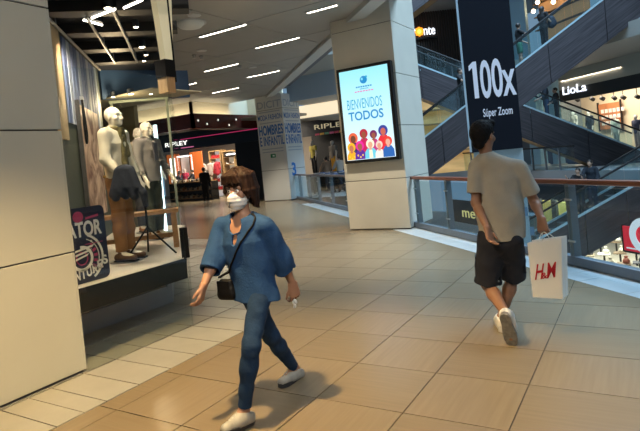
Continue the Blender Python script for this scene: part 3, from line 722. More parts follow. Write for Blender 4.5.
hung('rust orange shirt on the rail end', .9, 1.80, mat('rust_cloth', (.38, .13, .03), .85, bump=.3), .18, .5)

# poster board standing at the glass
ps = thing('poster_board', (-4.2, 2.95, .665), 'dark navy poster board with white block lettering and round emblem', 'poster')
m_navy = mat('poster_navy', (.018, .020, .045), .35); m_pw = mat('poster_white', (.78, .74, .70), .5); m_pp = mat('poster_pink', (.45, .05, .14), .5)
y0, y1, z0, z1 = 2.69, 3.125, .667, 1.32
rr_ = .05; pts = []
for (cy_, cz_, a0) in ((y1-rr_, z0+rr_, -90), (y1-rr_, z1-rr_, 0), (y0+rr_, z1-rr_, 90), (y0+rr_, z0+rr_, 180)):
    for k in range(5): a = math.radians(a0+22.5*k); pts.append((-4.21, cy_+rr_*math.cos(a), cz_+rr_*math.sin(a)))
MB().prism(pts, (.018, 0, 0)).build('board', m_navy, ps)
yr, zu = (0, 1, 0), (0, 0, 1)
xx = -4.191
text('lettering', 'ATOR', (xx, 3.075, 1.07), yr, zu, .125, m_pw, ps, .002, .03, align='RIGHT', width=.345)
MB().prism([(xx, 2.93, 1.21), (xx, 3.06, 1.225), (xx, 3.06, 1.245), (xx, 2.93, 1.228)], (.002, 0, 0)).build('small_print', m_pp, ps)
cc = (2.86, .88)
def ring(r0, r1, a0, a1, m, name, n=20):
    mb = MB()
    for k in range(n):
        t0, t1 = math.radians(a0+(a1-a0)*k/n), math.radians(a0+(a1-a0)*(k+1)/n)
        q = [(xx, cc[0]+r*math.cos(t), cc[1]+r*math.sin(t)) for r, t in ((r0, t0), (r1, t0), (r1, t1), (r0, t1))]
        mb.prism(q, (.002, 0, 0))
    return mb.build(name, m, ps)
ring(.195, .215, -60, 70, m_pw, 'emblem_ring'); ring(.165, .172, -60, 70, m_pw, 'emblem_ring'); ring(.085, .11, -150, 95, m_pw, 'emblem_ring'); ring(.05, .058, -180, 180, m_pp, 'emblem_ring')
for k in range(5):
    a = math.radians(44-20*k); p_ = np.array([xx, cc[0]+.138*math.cos(a), cc[1]+.138*math.sin(a)]); MB().obox(p_, (.002, 0, 0), np.array([0, math.sin(a), -math.cos(a)])*.012, np.array([0, math.cos(a), math.sin(a)])*.018).build('small_print', m_pp, ps)
for k in range(3): MB().prism([(xx, 2.80+.0*k, .955-.035*k), (xx, 2.99-.03*k, .985-.035*k), (xx, 2.97-.03*k, .965-.035*k), (xx, 2.80, .94-.035*k)], (.0025, 0, 0)).build('emblem_stripe', m_pw, ps)
for q in ((3.02, 1.015), (2.965, 1.015)): MB().ball((xx, q[0], q[1]), (.003, .010, .010), 8, 5).build('dot', m_pw, ps)
MB().box(xx, xx+.002, 2.9, 3.08, .992, .998).build('emblem_stripe', m_pp, ps)
for k, ch in enumerate('NTURES'):
    a = math.radians(-88+k*7.5); R_ = .62; cz = .73+R_-.02
    text('lettering', ch, (xx, 2.80+.058*k, .705+.0016*k*k*2.2), (0, 1, .035*k), (0, -.035*k, 1), .075, m_pw, ps, .002, .03, width=.05)
cp = (2.86, 1.24); mb = MB().prism([(xx, cp[0]+.05*math.cos(t), cp[1]+.05*math.sin(t)) for t in np.linspace(0, 2*math.pi, 17)[:-1]], (.002, 0, 0)); mb.build('emblem_dot', m_pp, ps)
# ------------------------------------------------------------------ small figures: people far away and shop mannequins
def pose(loc, az, H=1.7, larm=(0, 0), rarm=(0, 0), stride=0., width=1., turn=0., lfore=0., rfore=0., sit=0.):
    """joints of an upright figure; az = facing angle (0 looks along +Y); arms = (swing forward, out to the side) in degrees"""
    s = H/1.72; f = np.array([-math.sin(az), math.cos(az), 0.]); l = np.array([-f[1], f[0], 0.]); u = np.array([0, 0, 1.]); b = np.asarray(loc, float)
    P = lambda x, y, z: b+(l*x+f*y+u*z)*s
    J = dict(neck=P(0, 0, 1.44), head=P(0, .02, 1.60), ls=P(.185*width, 0, 1.40), rs=P(-.185*width, 0, 1.40), lh=P(.085, 0, .90), rh=P(-.085, 0, .90))
    J['fwd'] = f; t = math.radians(turn); J['face'] = f*math.cos(t)+l*math.sin(t); J['hup'] = u
    for h, sg, (sw, out), fo in (('l', 1, larm, lfore), ('r', -1, rarm, rfore)):
        a, o = math.radians(sw), math.radians(out+6); d = -u*math.cos(a)*math.cos(o)+f*math.sin(a)+l*sg*math.sin(o)
        J[h+'e'] = J[h+'s']+unit(d)*.28*s; a2 = a+math.radians(12+fo); d2_ = -u*math.cos(a2)*math.cos(o*.4)+f*math.sin(a2)+l*sg*math.sin(o*.3)
        J[h+'w'] = J[h+'e']+unit(d2_)*.25*s; J[h+'f'] = J[h+'w']+unit(d2_)*.17*s; J[h+'th'] = f
    for h, sg, st in (('l', 1, stride), ('r', -1, -stride)):
        J[h+'k'] = P(.085*sg, st*.45+.01, .49); J[h+'a'] = P(.085*sg, st*.85, .085); J[h+'t'] = P(.10*sg, st*.85+.19, .03)
    return J
def small_person(loc, label, J, top, bottom, hair=(.02, .015, .012), skin=(.42, .26, .18), sleeve=.4, frac=1., res=.016, group=None, s=1., shoes=(.05, .05, .05), wide=1.08, hairlong=False, cat='person', name='person', face=True):
    t = thing(name, loc, label, cat, group)
    body_sdf(J, s, hands=False).build('body', res*.8, mat('skin_%d_%d' % (int(skin[0]*100), int(skin[2]*100)), skin, .5), t)
    if top is not None:
        T, hem, up, fw, lr = top_sdf(J, s, .016, sleeve, None, wide); T.plane(hem-up*.06*s, -up); T.build('top', res, mat('cloth_%s' % '_'.join('%02d' % int(c*99) for c in top), top, .85), t, fold_fn(.004, 30, 12, s))
    if bottom is not None:
        leg_sdf(J, s, .014, frac).build('trousers' if frac > .5 else 'shorts', res, mat('cloth_%s' % '_'.join('%02d' % int(c*99) for c in bottom), bottom, .85), t)
    if hair is not None:
        H = SDF(); hr = np.cross(J['face'], J['hup']); c = J['head']; A = [hr, J['face'], J['hup']]
        H.ell(c+J['hup']*.035*s-J['face']*.022*s, (.086*s, .102*s, .095*s), A)
        if hairlong: H.cone(c-J['face']*.06*s, c-J['face']*.08*s-J['hup']*.22*s, .08*s, .05*s, .05)
        H.ell(c+J['face']*.085*s-J['hup']*.045*s, (.075*s, .075*s, .085*s), A, .01, 's')
        H.build('hair', res*.8, mat('hair_%d' % int(hair[0]*100), hair, .55), t)
    for h in 'lr':
        a = J[h+'a']; d = unit((J[h+'t']-a)*[1, 1, 0]); S = SDF(); b = a-[0, 0, .085*s]
        S.cone(b-d*.04*s+[0, 0, .045*s], b+d*.13*s+[0, 0, .035*s], .045*s, .036*s, .03); S.cone(b+[0, 0, .05*s], b+[0, 0, .09*s], .044*s, .042*s, .02); S.plane(b+[0, 0, .004], (0, 0, -1))
        S.build('shoe', res*.7, mat('shoe_%d' % int(shoes[0]*100), shoes, .5), t)
    return t
# ------------------------------------------------------------------ department store across the end of the hall
YR = 19.45
ORD = 'first second third fourth fifth sixth seventh eighth ninth tenth eleventh twelfth thirteenth fourteenth fifteenth sixteenth'.split()
m_nv = mat('store_navy', (.006, .008, .018), .4); m_blk = mat('store_black', (.008, .008, .009), .5); m_cream = mat('cove_cream', (.78, .70, .52), .6)
m_brn = mat('bulkhead_brown', (.10, .028, .022), .16, spec=.6)
bx, by, bz0, bz1 = -14.62, 15.25, 3.18, 3.75
struct('trim_5', MB().box(-30, bx, by, by+.12, bz0, bz1).box(bx-.12, bx, by, 19.4, bz0, bz1), m_brn, 'glossy red brown bulkhead band turning a corner below the lit cove')
struct('trim_6', MB().box(-30, bx-.12, by+.12, by+.9, bz0, bz0+.1).box(bx-.7, bx-.12, by+.12, 19.4, bz0, bz0+.1), mat('soffit_grey', (.34, .34, .32), .6), 'grey soffit under the brown bulkhead')
struct('wall_far', MB().box(-30, bx-.45, by+.45, by+.55, bz0+.1, CZ+.02).box(bx-.55, bx-.45, by+.45, 19.4, bz0+.1, CZ+.5), m_cream, 'cream cove wall above the brown bulkhead')
struct('wall_far_end', MB().box(bx-.6, P3['x0']+.3, 19.28, 19.38, bz1-.3, CZ+.5), m_cream, 'cream cove wall next to the lettered pillar')
cv = thing('cove_light', (bx-2, by+.3, bz1-.1), 'hidden warm strip light lying in the cove above the bulkhead', 'cove light')
m_cove = emis('cove_strip', (1, .86, .60), 9.)
MB().box(-22, bx-.3, by+.18, by+.26, bz1-.06, bz1-.02).build('strip', m_cove, cv); MB().box(bx-.26, bx-.18, by+.4, 18.0, bz1-.06, bz1-.02).build('strip', m_cove, cv)
for k, px in enumerate((198, 207, 218, 229, 236, 246)):
    q = ony(px, [120.5, 124, 120, 125, 119.5, 119][k], by+.002) if px < 193 else onx(px, [120.5, 124, 120, 125, 119.5, 119][k], bx+.002)
    t = thing('bulkhead_lamp', q, 'tiny glowing lamp on the brown bulkhead, '+['first', 'second', 'third', 'fourth', 'fifth', 'sixth'][k]+' from its corner', 'lamp', 'bulkhead lamps')
    MB().ball(q, .03, 8, 6).build('bulb', emis('tiny_lamp', (1, .85, .75), 2.), t, True); MB().lathe([(.06, 0), (.06, .01)], q-np.array([.001, 0, 0]), 10, (1, 0, 0)).build('rim', m_steel, t)
# fascia with the shop name
struct('trim_7', MB().box(-28, -13.3, YR, YR+.25, 2.63, 3.5), m_nv, 'dark navy store fascia carrying the shop name')
struct('trim_8', MB().box(-19.6, -13.3, YR-.015, YR, 3.15, 3.18), emis('magenta_line', (.75, .04, .18), .5), 'thin magenta light line along the navy fascia')
struct('ceiling_3', MB().box(-30, bx-.1, by+.9, 27, 3.5, 3.6).box(bx-.75, -12.6, 18.2, 27, 3.5, 3.6), mat('store_soffit', (.30, .29, .26), .6), 'grey ceiling before the department store')
m_letter = emis('store_letter', (1, .97, .9), 1.4)
s1 = thing('store_sign', (-19.9, YR, 2.85), 'white letters of the store name on navy fascia left of the woman', 'sign')
text('lettering', 'RIPLEY', (-19.9, YR-.03, 2.88), (1, 0, 0), (0, 0, 1), .21, m_letter, s1, .02, .0, width=1.55)
MB().box(-19.6, -18.75, YR-.03, YR, 2.72, 2.76).build('colour_strip', mat('strip_pink', (.5, .1, .25), .5, emit=(.8, .2, .4), es=.6), s1)
struct('wall_store_back', MB().box(-28, -13.5, 25.9, 26.1, 0, 3.5), mat('store_wall', (.42, .36, .30), .6), 'back wall deep inside the department store')
struct('wall_store_pier', MB().box(-16.2, -13.6, YR+.05, YR+.6, 0, 2.65), m_blk, 'black pier of the department store beside the lettered pillar')
struct('wall_store_left', MB().box(-28, -22.2, YR+.1, YR+.3, 0, 2.65), m_blk, 'black wall left of the store entrance')
# store interior: orange panels, framed bright niche, shelves of goods
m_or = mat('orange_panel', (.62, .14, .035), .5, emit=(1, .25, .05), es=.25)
def rect(px0, py0, px1, py1, Y, th=.05):
    a, b = ony(px0, py1, Y), ony(px1, py0, Y); return MB().box(a[0], b[0], Y, Y+th, max(.01, a[2]), b[2])
for k, (a, b, lb) in enumerate(((170, 178, 'left of the bright niche'), (193, 201, 'right of the bright niche'))):
    q = ony(a, 190, 22.); t = thing('orange_panel', (q[0], 22., 0), 'bright orange wall panel in the store '+lb, 'panel', 'orange store panels')
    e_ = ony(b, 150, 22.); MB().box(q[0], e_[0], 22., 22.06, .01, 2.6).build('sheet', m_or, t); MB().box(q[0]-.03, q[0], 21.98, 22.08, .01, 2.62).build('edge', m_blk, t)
q0, q1 = ony(180, 189, 22.), ony(192, 156, 22.)
ni = thing('display_niche', ((q0[0]+q1[0])/2, 22., 0), 'bright white framed niche with a red figure in the store', 'display niche')
MB().box(q0[0], q1[0], 22.3, 22.35, .01, q1[2]).build('back', mat('niche_back', (.7, .66, .62), .6), ni)
m_nl = emis('niche_light', (1, .95, .9), 1.6)
MB().box(q0[0], q0[0]+.10, 22., 22.1, .01, q1[2]).build('light_bar', m_nl, ni); MB().box(q1[0]-.10, q1[0], 22., 22.1, .01, q1[2]).build('light_bar', m_nl, ni); MB().box(q0[0], q1[0], 22., 22.1, q1[2], q1[2]+.08).build('light_bar', m_nl, ni)
a = ony(174, 190, 22.); b = ony(175.5, 158, 22.); tb = thing('light_bar', (a[0], 21.9, 0), 'upright white light bar before the orange panel', 'light bar'); MB().box(a[0], b[0], 21.9, 21.95, .01, b[2]).build('tube', m_nl, tb); MB().box(a[0]-.03, a[0], 21.9, 21.97, .01, b[2]).build('housing', m_blk, tb)
c_ = ony(187, 190, 21.8); J = pose((c_[0], 21.8, .0), math.pi, 1.75); small_person((c_[0], 21.8, 0), 'mannequin in a pink top before the bright niche', J, (.55, .05, .12), (.03, .03, .04), None, (.5, .45, .42), res=.025, cat='mannequin', name='mannequin')
# two-tier display counter with goods
def counter(px0, px1, Y, label, cols, n):
    a, b = ony(px0, 206, Y), ony(px1, 206, Y); x0, x1 = a[0], b[0]
    t = thing('display_counter', ((x0+x1)/2, Y, 0), label, 'counter')
    for z in (.12, .52, .95): MB().box(x0, x1, Y, Y+.55, z, z+.04).build('shelf', mat('shelf_wood', (.30, .17, .07), .5), t)
    for x in (x0, x1-.05): MB().box(x, x+.05, Y, Y+.55, 0, .95).build('upright', m_blk, t)
    MB().box(x0, x1, Y+.5, Y+.54, 0, .95).build('back', m_blk, t)
    for z, nm in ((.16, 'lower'), (.56, 'middle'), (.99, 'upper')):
        for k in range(n):
            x = x0+.12+(x1-x0-.24)*(k+.5)/n; h = random.uniform(.12, .24); w = (x1-x0)/n*.40
            g = thing('bag', (x, Y+.25, z), 'small bag on the %s shelf of the long counter, %s from the left' % (nm, ORD[k]), 'bag', 'goods on the %s shelf of the display counter' % nm)
            mm = mat('goods_%d' % ((k*7+int(z*10)) % 6), cols[(k*7+int(z*10)) % 6], .6)
            MB().prism([(x-w, Y+.12, z), (x+w, Y+.12, z), (x+w*.75, Y+.12, z+h*.7), (x-w*.75, Y+.12, z+h*.7)], (0, .25, 0)).build('pouch', mm, g, bevel=.02)
            MB().tube([(x-w*.5, Y+.24, z+h*.68), (x-w*.3, Y+.24, z+h), (x+w*.3, Y+.24, z+h), (x+w*.5, Y+.24, z+h*.68)], .012, 5).build('handle', mm, g)
cols = [(.35, .28, .18), (.12, .10, .08), (.55, .48, .36), (.25, .12, .06), (.45, .36, .22), (.08, .08, .09)]
counter(171, 213, 20.3, 'long dark counter with rows of goods at the store entrance', cols, 16)
# tall lit wall shelves right of the entrance
for k, (a, b, c0, lb, items) in enumerate(((211, 223, (.62, .60, .58), 'white lit cabinet with red bags', [(.5, .03, .04)]*3+[(.7, .66, .6)]), (224.5, 237, (.50, .42, .30), 'warm lit wall shelf with rows of shoes', [(.10, .08, .07), (.55, .5, .45), (.35, .2, .1), (.65, .6, .55)]))):
    x0, x1 = ony(a, 170, 22.6)[0], ony(b, 170, 22.6)[0]; zt = ony(a, 152, 22.6)[2]
    t = thing('wall_cabinet', ((x0+x1)/2, 22.6, 0), 'tall '+lb, 'cabinet')
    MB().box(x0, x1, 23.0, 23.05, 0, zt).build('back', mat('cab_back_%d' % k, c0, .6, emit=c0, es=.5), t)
    for x in (x0, x1-.06): MB().box(x, x+.06, 22.5, 23.0, 0, zt).build('side', mat('cab_side', (.35, .22, .10), .5), t)
    MB().box(x0, x1, 22.5, 23., zt, zt+.06).build('top', mat('cab_side', (.35, .22, .10), .5), t)
    for i, z in enumerate((.35, .8, 1.25, 1.7, 2.1)):
        MB().box(x0+.06, x1-.06, 22.55, 23., z, z+.03).build('shelf', mat('cab_side', (.35, .22, .10), .5), t)
        for j in range(3):
            x = x0+.2+(x1-x0-.4)*j/2; g = thing('shoe_box' if k else 'red_bag', (x, 22.7, z+.03), ('shoe on the warm wall shelf' if k else 'small bag in the white lit cabinet')+', %s shelf from the floor, %s place' % (ORD[i], ['left', 'middle', 'right'][j]), 'shoe' if k else 'bag', 'goods in '+lb)
            mm = mat('cab_goods_%d_%d' % (k, (i+j) % len(items)), items[(i+j) % len(items)], .5)
            if k: rename(g, 'shoe')
            if k:
                MB().prism([(x-.10, 22.65, z+.03), (x+.10, 22.65, z+.03), (x+.10, 22.65, z+.07), (x-.02, 22.65, z+.10), (x-.05, 22.65, z+.15), (x-.10, 22.65, z+.14)], (0, .09, 0)).build('upper', mm, g, bevel=.012); MB().box(x-.105, x+.105, 22.645, 22.745, z+.03, z+.045).build('sole', m_blk, g)
            else:
                MB().prism([(x-.11, 22.6, z+.03), (x+.11, 22.6, z+.03), (x+.09, 22.6, z+.2), (x-.09, 22.6, z+.2)], (0, .12, 0)).build('pouch', mm, g, bevel=.015); MB().tube([(x-.06, 22.66, z+.2), (x, 22.66, z+.28), (x+.06, 22.66, z+.2)], .012, 5).build('handle', mm, g)
lg = ony(232, 154, 22.45); sg_ = thing('shelf_sign', (lg[0], 22.45, lg[2]), 'small lit sign over the warm wall shelf', 'sign')
MB().box(lg[0]-.55, lg[0]+.4, 22.43, 22.49, lg[2]-.10, lg[2]+.10).build('board', m_blk, sg_); MB().box(lg[0]-.4, lg[0]+.25, 22.42, 22.43, lg[2]-.04, lg[2]+.04).build('lit_line', m_nl, sg_)
# clothes rack of white and red garments between the cabinets and a shopper
q = ony(205.5, 190, 18.7)
J = pose((q[0], 18.7, 0), .4, 1.66, (25, 5), (10, 5)); small_person((q[0], 18.7, 0), 'shopper in black browsing beside the long counter', J, (.012, .012, .014), (.015, .015, .02), res=.022, sleeve=.9, shoes=(.5, .5, .5))
for k, (px, cl, lb) in enumerate(((194, (.015, .02, .03), 'dark shopper bending over the far side of the counter'), (181, (.02, .03, .05), 'shopper in navy behind the counter by the niche'))):
    q = ony(px, 190, 21.4); J = pose((q[0], 21.4, 0), 2.6-k, 1.62, (40, 5), (35, 5)); small_person((q[0], 21.4, 0), lb, J, cl, (.02, .02, .02), res=.025, sleeve=.9)
gr_ = thing('garment_rail', (ony(210, 170, 22.2)[0], 22.2, 0), 'thin steel garment rail behind the shopper in black', 'garment rail')
ga, gb_ = ony(199.5, 170, 22.2)[0], ony(221.5, 170, 22.2)[0]
MB().tube([(ga, 22.2, 0), (ga, 22.2, 1.92), (gb_, 22.2, 1.92), (gb_, 22.2, 0)], .02, 6).build('frame', m_steel, gr_)
MB().tube([(ga, 21.95, .02), (ga, 22.45, .02)], .02, 6).build('foot', m_steel, gr_); MB().tube([(gb_, 21.95, .02), (gb_, 22.45, .02)], .02, 6).build('foot', m_steel, gr_)
def shirt(x, y, z, m, label, group, w=.2, h=.62):
    t = thing('hanging_shirt', (x, y, z-h), label, 'shirt', group); c = np.array([x, y, z]); u = np.array([1., 0, 0]); v = np.array([0, 1., 0])
    S = SDF(); S.cone(c-u*w*.7, c+u*w*.7, .045, .045, .03); S.cone(c-[0, 0, .05], c-[0, 0, h-.15], .16, .165, .04, (v, 2.4))
    for sg in (-1, 1): S.cone(c+u*w*sg*.8, c+u*w*sg*1.15-[0, 0, h*.45], .05, .045, .03)
    S.build('cloth', .025, m, t); MB().tube([c+[0, 0, .12], c], .01, 5).build('hanger', m_steel, t)
for px, cl, lb in ((203, (.62, .58, .52), 'white blouse hanging on the wall right of the orange panel'), (217.5, (.45, .03, .05), 'red shirt hanging under the white cabinet'), (210, (.55, .45, .4), 'pale shirt hanging beside the shopper in black')):
    q = ony(px, 163 if px != 217.5 else 172, 22.2); shirt(q[0], 22.2, 1.80, mat('shirt_%d' % int(px), cl, .8), lb, 'shirts hanging in the store')
lamp('added_store_lamp', 'AREA', (-19., 21.3, 3.45), (-19., 21.3, 0), 260, NEUT, 3.5, sy=2.5)  # added bare area lamps in place of the store's own lighting
lamp('added_store_lamp.001', 'AREA', (-16.8, 22., 3.45), (-16.8, 22.6, 0), 120, NEUT, 1.5, sy=1.)
# --- right-hand part of the same store beyond the void, seen between the pillars
YQ = 23.5
struct('floor_far', MB().slab([(-13.2, 18.36), (-9.95, 18.36), (-9.95, 24.6), (-13.2, 24.6)], -.45, -.011), mat('far_floor', (.38, .36, .33), .35), 'floor beyond the void before the far store')
struct('trim_9', MB().box(-12.2, -9.9, 18.30, 18.36, 3.95, 5.6), mat('fascia_daylight_blue', (.40, .50, .62), .5), 'pale slab fascia above the far store with daylight blue put into its colour')  # the blue of the daylight is mixed into this base colour
struct('ceiling_4', MB().box(-12.6, -9.9, 18.36, 24.5, 3.95, 4.1), mat('soffit_mid', (.30, .28, .25), .6), 'grey soffit before the far store')
m_cv2 = emis('cove_bright', (1, .84, .58), .75)
a, b = ony(302, 96, 20.3), ony(348, 99, 20.3)
struct('trim_10', MB().box(-13, -9.9, 20.3, 20.36, 3.40, 3.95), m_cv2, 'bright cream light cove above the far store')
struct('trim_11', MB().box(-13, -9.9, 20.36, 23.6, 3.36, 3.46), mat('soffit_grey', (.34, .34, .32), .6), 'lower grey soffit of the far store')
q0, q1 = ony(300, 136, YQ), ony(347, 113, YQ)
zf0, zf1 = ony(305, 137, YQ)[2], ony(305, 121.5, YQ)[2]
struct('trim_12', MB().box(-15, -9.7, YQ, YQ+.2, zf0, zf1+.5), m_nv, 'navy fascia of the far store with pale letters')
s2 = thing('store_sign', (-12.2, YQ, zf0), 'pale letters of the store name on navy fascia beside the screen pillar', 'sign')
la, lb_ = ony(314.5, 129.8, YQ), ony(349, 129.8, YQ)
text('lettering', 'RIPLEY', ((la[0]+lb_[0])/2, YQ-.03, la[2]), (1, 0, 0), (0, 0, 1), .24, emis('gold_letter', (.9, .78, .5), .30), s2, .02, .0, width=lb_[0]-la[0])
for k in range(7):
    x = la[0]+(lb_[0]-la[0])*(k+.5)/7; MB().box(x-.12, x+.12, YQ-.02, YQ, la[2]-.30, la[2]-.20).build('colour_block', mat('block_%d' % (k % 4), [(.5, .05, .12), (.6, .35, .05), (.1, .3, .2), (.55, .12, .3)][k % 4], .5), s2)
struct('wall_far_store', MB().box(-15, -9.7, 24.4, 24.55, 0, 4), mat('far_dark', (.010, .010, .012), .6), 'dark back wall inside the far store')
for (px, tp, bt, lb) in ((313.5, (.55, .45, .10), (.02, .02, .02), 'mannequin in a yellow top in the far store window'), (333.5, (.20, .18, .16), (.55, .28, .02), 'mannequin in a grey jacket and orange trousers in the far store')):
    q = ony(px, 155, 22.8); z_ = q[2]-1.0; J = pose((q[0], 22.8, max(0, z_)), math.pi-.3, 1.72)
    small_person((q[0], 22.8, max(0, z_)), lb, J, tp, bt, None, (.6, .55, .5), res=.022, cat='mannequin', name='mannequin')
    bz = max(0, z_)
    if bz > .05: MB().box(q[0]-.35, q[0]+.35, 22.5, 23.1, 0, bz).build('pedestal', m_blk, [o for o in SC.objects if o.get('label') == lb][0])
lamp('added_store_lamp.002', 'SPOT', (-11.0, 21.0, 3.3), (-10.8, 22.8, 1.2), 90, NEUT, .1, 1.4)  # added bare spot brightening the far store window, no fitting built
for (px, cl, lb) in ((318, (.30, .28, .3), 'grey cloth covered table beyond the far railing'), (331, (.06, .10, .16), 'dark blue covered table beyond the far railing'), (342, (.22, .2, .2), 'table half hidden by the screen pillar')):
    x = {318: -12.1, 331: -10.85, 342: -9.6}[px]; t = thing('sales_table', (x, 20.6, 0), lb, 'table')
    MB().box(x-.6, x+.6, 20.3, 20.9, .74, .79).build('tabletop', mat('table_%d' % px, cl, .7), t)
    for sx_ in (-.52, .52):
        for sy_ in (20.36, 20.84): MB().box(x+sx_-.03, x+sx_+.03, sy_-.03, sy_+.03, 0, .74).build('leg', m_blk, t)
    for k in range(4):
        g = thing('folded_clothes', (x-.42+.28*k, 20.6, .79), 'folded pile, %s from the left, on the %s' % (ORD[k], lb), 'clothes', 'folded piles on the far sales tables')
        for i in range(3): MB().box(x-.53+.28*k, x-.32+.28*k, 20.45, 20.75, .792+.04*i, .828+.04*i).build('garment', mat('fold_%d' % ((k+i+px) % 4), [(.5, .48, .45), (.1, .15, .3), (.35, .3, .28), (.05, .05, .06)][(k+i+px) % 4], .8), g, bevel=.01)
for (px, cl, lb) in ((326.5, (.25, .16, .10), 'shopper in brown standing among the far tables'), (339.5, (.32, .29, .25), 'shopper in beige beside the screen pillar edge')):
    q = ony(px, 165, 21.6); J = pose((q[0], 21.6, 0), 1.2, 1.6, (30, 5), (10, 5)); small_person((q[0], 21.6, 0), lb, J, cl, (.03, .03, .04), res=.025, sleeve=.9)
# ------------------------------------------------------------------ atrium: escalators, far galleries, banner pillar
m_clw = bpy.data.materials.new('dark_wood_cladding'); m_clw.use_nodes = True
nt = m_clw.node_tree; b = nt.nodes['Principled BSDF']; tc = nt.nodes.new('ShaderNodeTexCoord'); mp = nt.nodes.new('ShaderNodeMapping')
mp.inputs['Scale'].default_value = (.35, 9, 9); n = nt.nodes.new('ShaderNodeTexNoise'); n.inputs['Scale'].default_value = 2.2; n.inputs['Detail'].default_value = 5
r = nt.nodes.new('ShaderNodeValToRGB'); r.color_ramp.elements[0].position = .33; r.color_ramp.elements[1].position = .68
r.color_ramp.elements[0].color = (.024, .019, .022, 1); r.color_ramp.elements[1].color = (.072, .060, .066, 1)
nt.links.new(tc.outputs['Object'], mp.inputs['Vector']); nt.links.new(mp.outputs['Vector'], n.inputs['Vector']); nt.links.new(n.outputs['Fac'], r.inputs['Fac']); nt.links.new(r.outputs['Color'], b.inputs['Base Color']); b.inputs['Roughness'].default_value = .42
m_und = mat('escalator_underside', (.36, .22, .09), .45); m_hr = mat('black_rubber', (.008, .008, .009), .45); m_rim = mat('rim_steel', (.50, .66, .72), .3, .5)
m_eg = glass('escalator_glass', (.88, .96, .97), .9, .22); m_step = mat('step_metal', (.10, .11, .12), .5, .6)
ph = math.radians(10.); eH = _R0*math.cos(ph)-np.array([math.sin(YAW), math.cos(YAW), 0])*math.sin(ph); eN = np.array([-eH[1], eH[0], 0.])
FH = np.array([math.sin(YAW), math.cos(YAW), 0])
def onesc(px, py, dep):
    P0 = CAMP+FH*dep+_R0*((520-CX)/FPX*dep); d = ray(px, py); return CAMP+d*(((P0-CAMP)@eN)/(d@eN))
def escalator(label, pa, pb, dep, t0, t1, h=1.55, w=1.45, np_=4, gh=.86, steps=True):
    A, B = onesc(*pa, dep), onesc(*pb, dep); u = (B-A); P = lambda t: A+u*t
    S_, E_ = P(t0), P(t1); L_ = np.linalg.norm(E_-S_); d = unit(E_-S_); up = np.array([0, 0, 1.]); q = unit(np.cross(eN, d)); q = q if q[2] > 0 else -q
    ang = math.atan2(d[2], d@eH); t = thing('escalator', S_-[0, 0, h], label, 'escalator')
    Rm = Matrix((Vector(eH), Vector(eN), Vector(up))).transposed().to_4x4()
    t.rotation_euler = (Matrix((Vector(d), Vector(eN), Vector(np.cross(d, eN)))).transposed()).to_euler() ; 
    def panel(a, b, o, th, z0, z1, m, name, g=.012):
        p, r_ = S_+d*(L_*a+g)+eN*o, S_+d*(L_*b-g)+eN*o
        return MB().prism([p+up*z0, r_+up*z0, r_+up*z1, p+up*z1], eN*th).build(name, m, t)
    for k in range(np_):
        a, b_ = k/np_, (k+1)/np_
        panel(a, b_, 0, .06, -h, -.05, m_clw, 'side_panel'); panel(a, b_, w-.06, .06, -h, -.05, m_clw, 'side_panel')
        p, r_ = S_+d*(L_*a+.012), S_+d*(L_*b_-.012)
        MB().prism([p+up*(-h)+eN*.06, r_+up*(-h)+eN*.06, r_+up*(-h)+eN*(w-.06), p+up*(-h)+eN*(w-.06)], up*.06).build('underside_panel', m_und, t)
    for o in (-.01, w-.09):
        panel(0, 1, o, .10, -.05, .03, m_rim, 'rim', 0)
        ng = np_*3
        for k in range(ng): panel(k/ng, (k+1)/ng, o+.045, .014, .03, gh, m_eg, 'glass_panel', .015)
        p, r_ = S_+eN*(o+.05)+up*gh, E_+eN*(o+.05)+up*gh
        MB().obox((p+r_)/2, (r_-p)/2, eN*.045, q*.035).build('handrail', m_hr, t, bevel=.015)
    if steps:
        n_ = int(L_*math.cos(ang)/.42); sx = unit(eH*(d@eH))
        for k in range(n_):
            c = S_+d*(L_*(k+.5)/n_)+eN*w/2+up*(-.33); MB().obox(c, sx*.205, eN*(w/2-.1), up*.10).build('step', m_step, t)
    return t, S_, E_, d
EA, SA, EA_, dA = escalator('long escalator rising to the upper right behind the banner', (426.5, 135.3), (601.8, 0), 20., -.22, 1.32, np_=5)
EB, SB_, EB_, dB = escalator('escalator descending to the right behind the rising one', (418.7, 64.4), (640, 149.6), 24., -.25, 1.03, np_=5)
EC, SC_, EC_, dC = escalator('lower escalator rising from the floor below at the right', (533.4, 242), (632.4, 186), 19.6, -.30, 1.35, np_=4, h=1.5)
ED, SD_, ED_, dD = escalator('upper escalator high behind the screen pillar', (404, -14), (440, -42), 26., -1.2, 2.2, np_=4, steps=False)

# far galleries
m_fslab = mat('far_slab', (.34, .36, .38), .5); m_soff = mat('far_soffit', (.42, .40, .34), .6)
def fbox(s0, s1, z0, z1, a0=-60, a1=12): return diag_box(s0, s1, a0, a1, z0, z1)
A0 = AX(22, 30.)
struct('floor_gallery', fbox(22, 36, -.55, 0), m_fslab, 'slab of the gallery across the atrium')
struct('floor_upper', fbox(22.4, 36, 4.75, 5.3), mat('upper_slab', (.32, .31, .28), .6), 'slab of the upper gallery across the atrium')
struct('floor_upper_near', diag_box(EDGE+.3, 9, AX(EDGE, 18.2), -17, 4.9, 5.3), mat('upper_slab', (.32, .31, .28), .6), 'upper slab strip near the screen pillar')
struct('floor_roof', fbox(21.5, 36, 10.6, 11.2), mat('upper_slab', (.32, .31, .28), .6), 'slab of the top gallery across the atrium')
struct('floor_below', MB().slab([(-40, 4), (26, -20), (40, 10), (8, 40), (-20, 55), (-40, 40)], -5.6, -5.2), mat('lower_floor', (.55, .50, .42), .35), 'floor of the level below')
def fpt(px, py, s): return onsum(px, py, s)
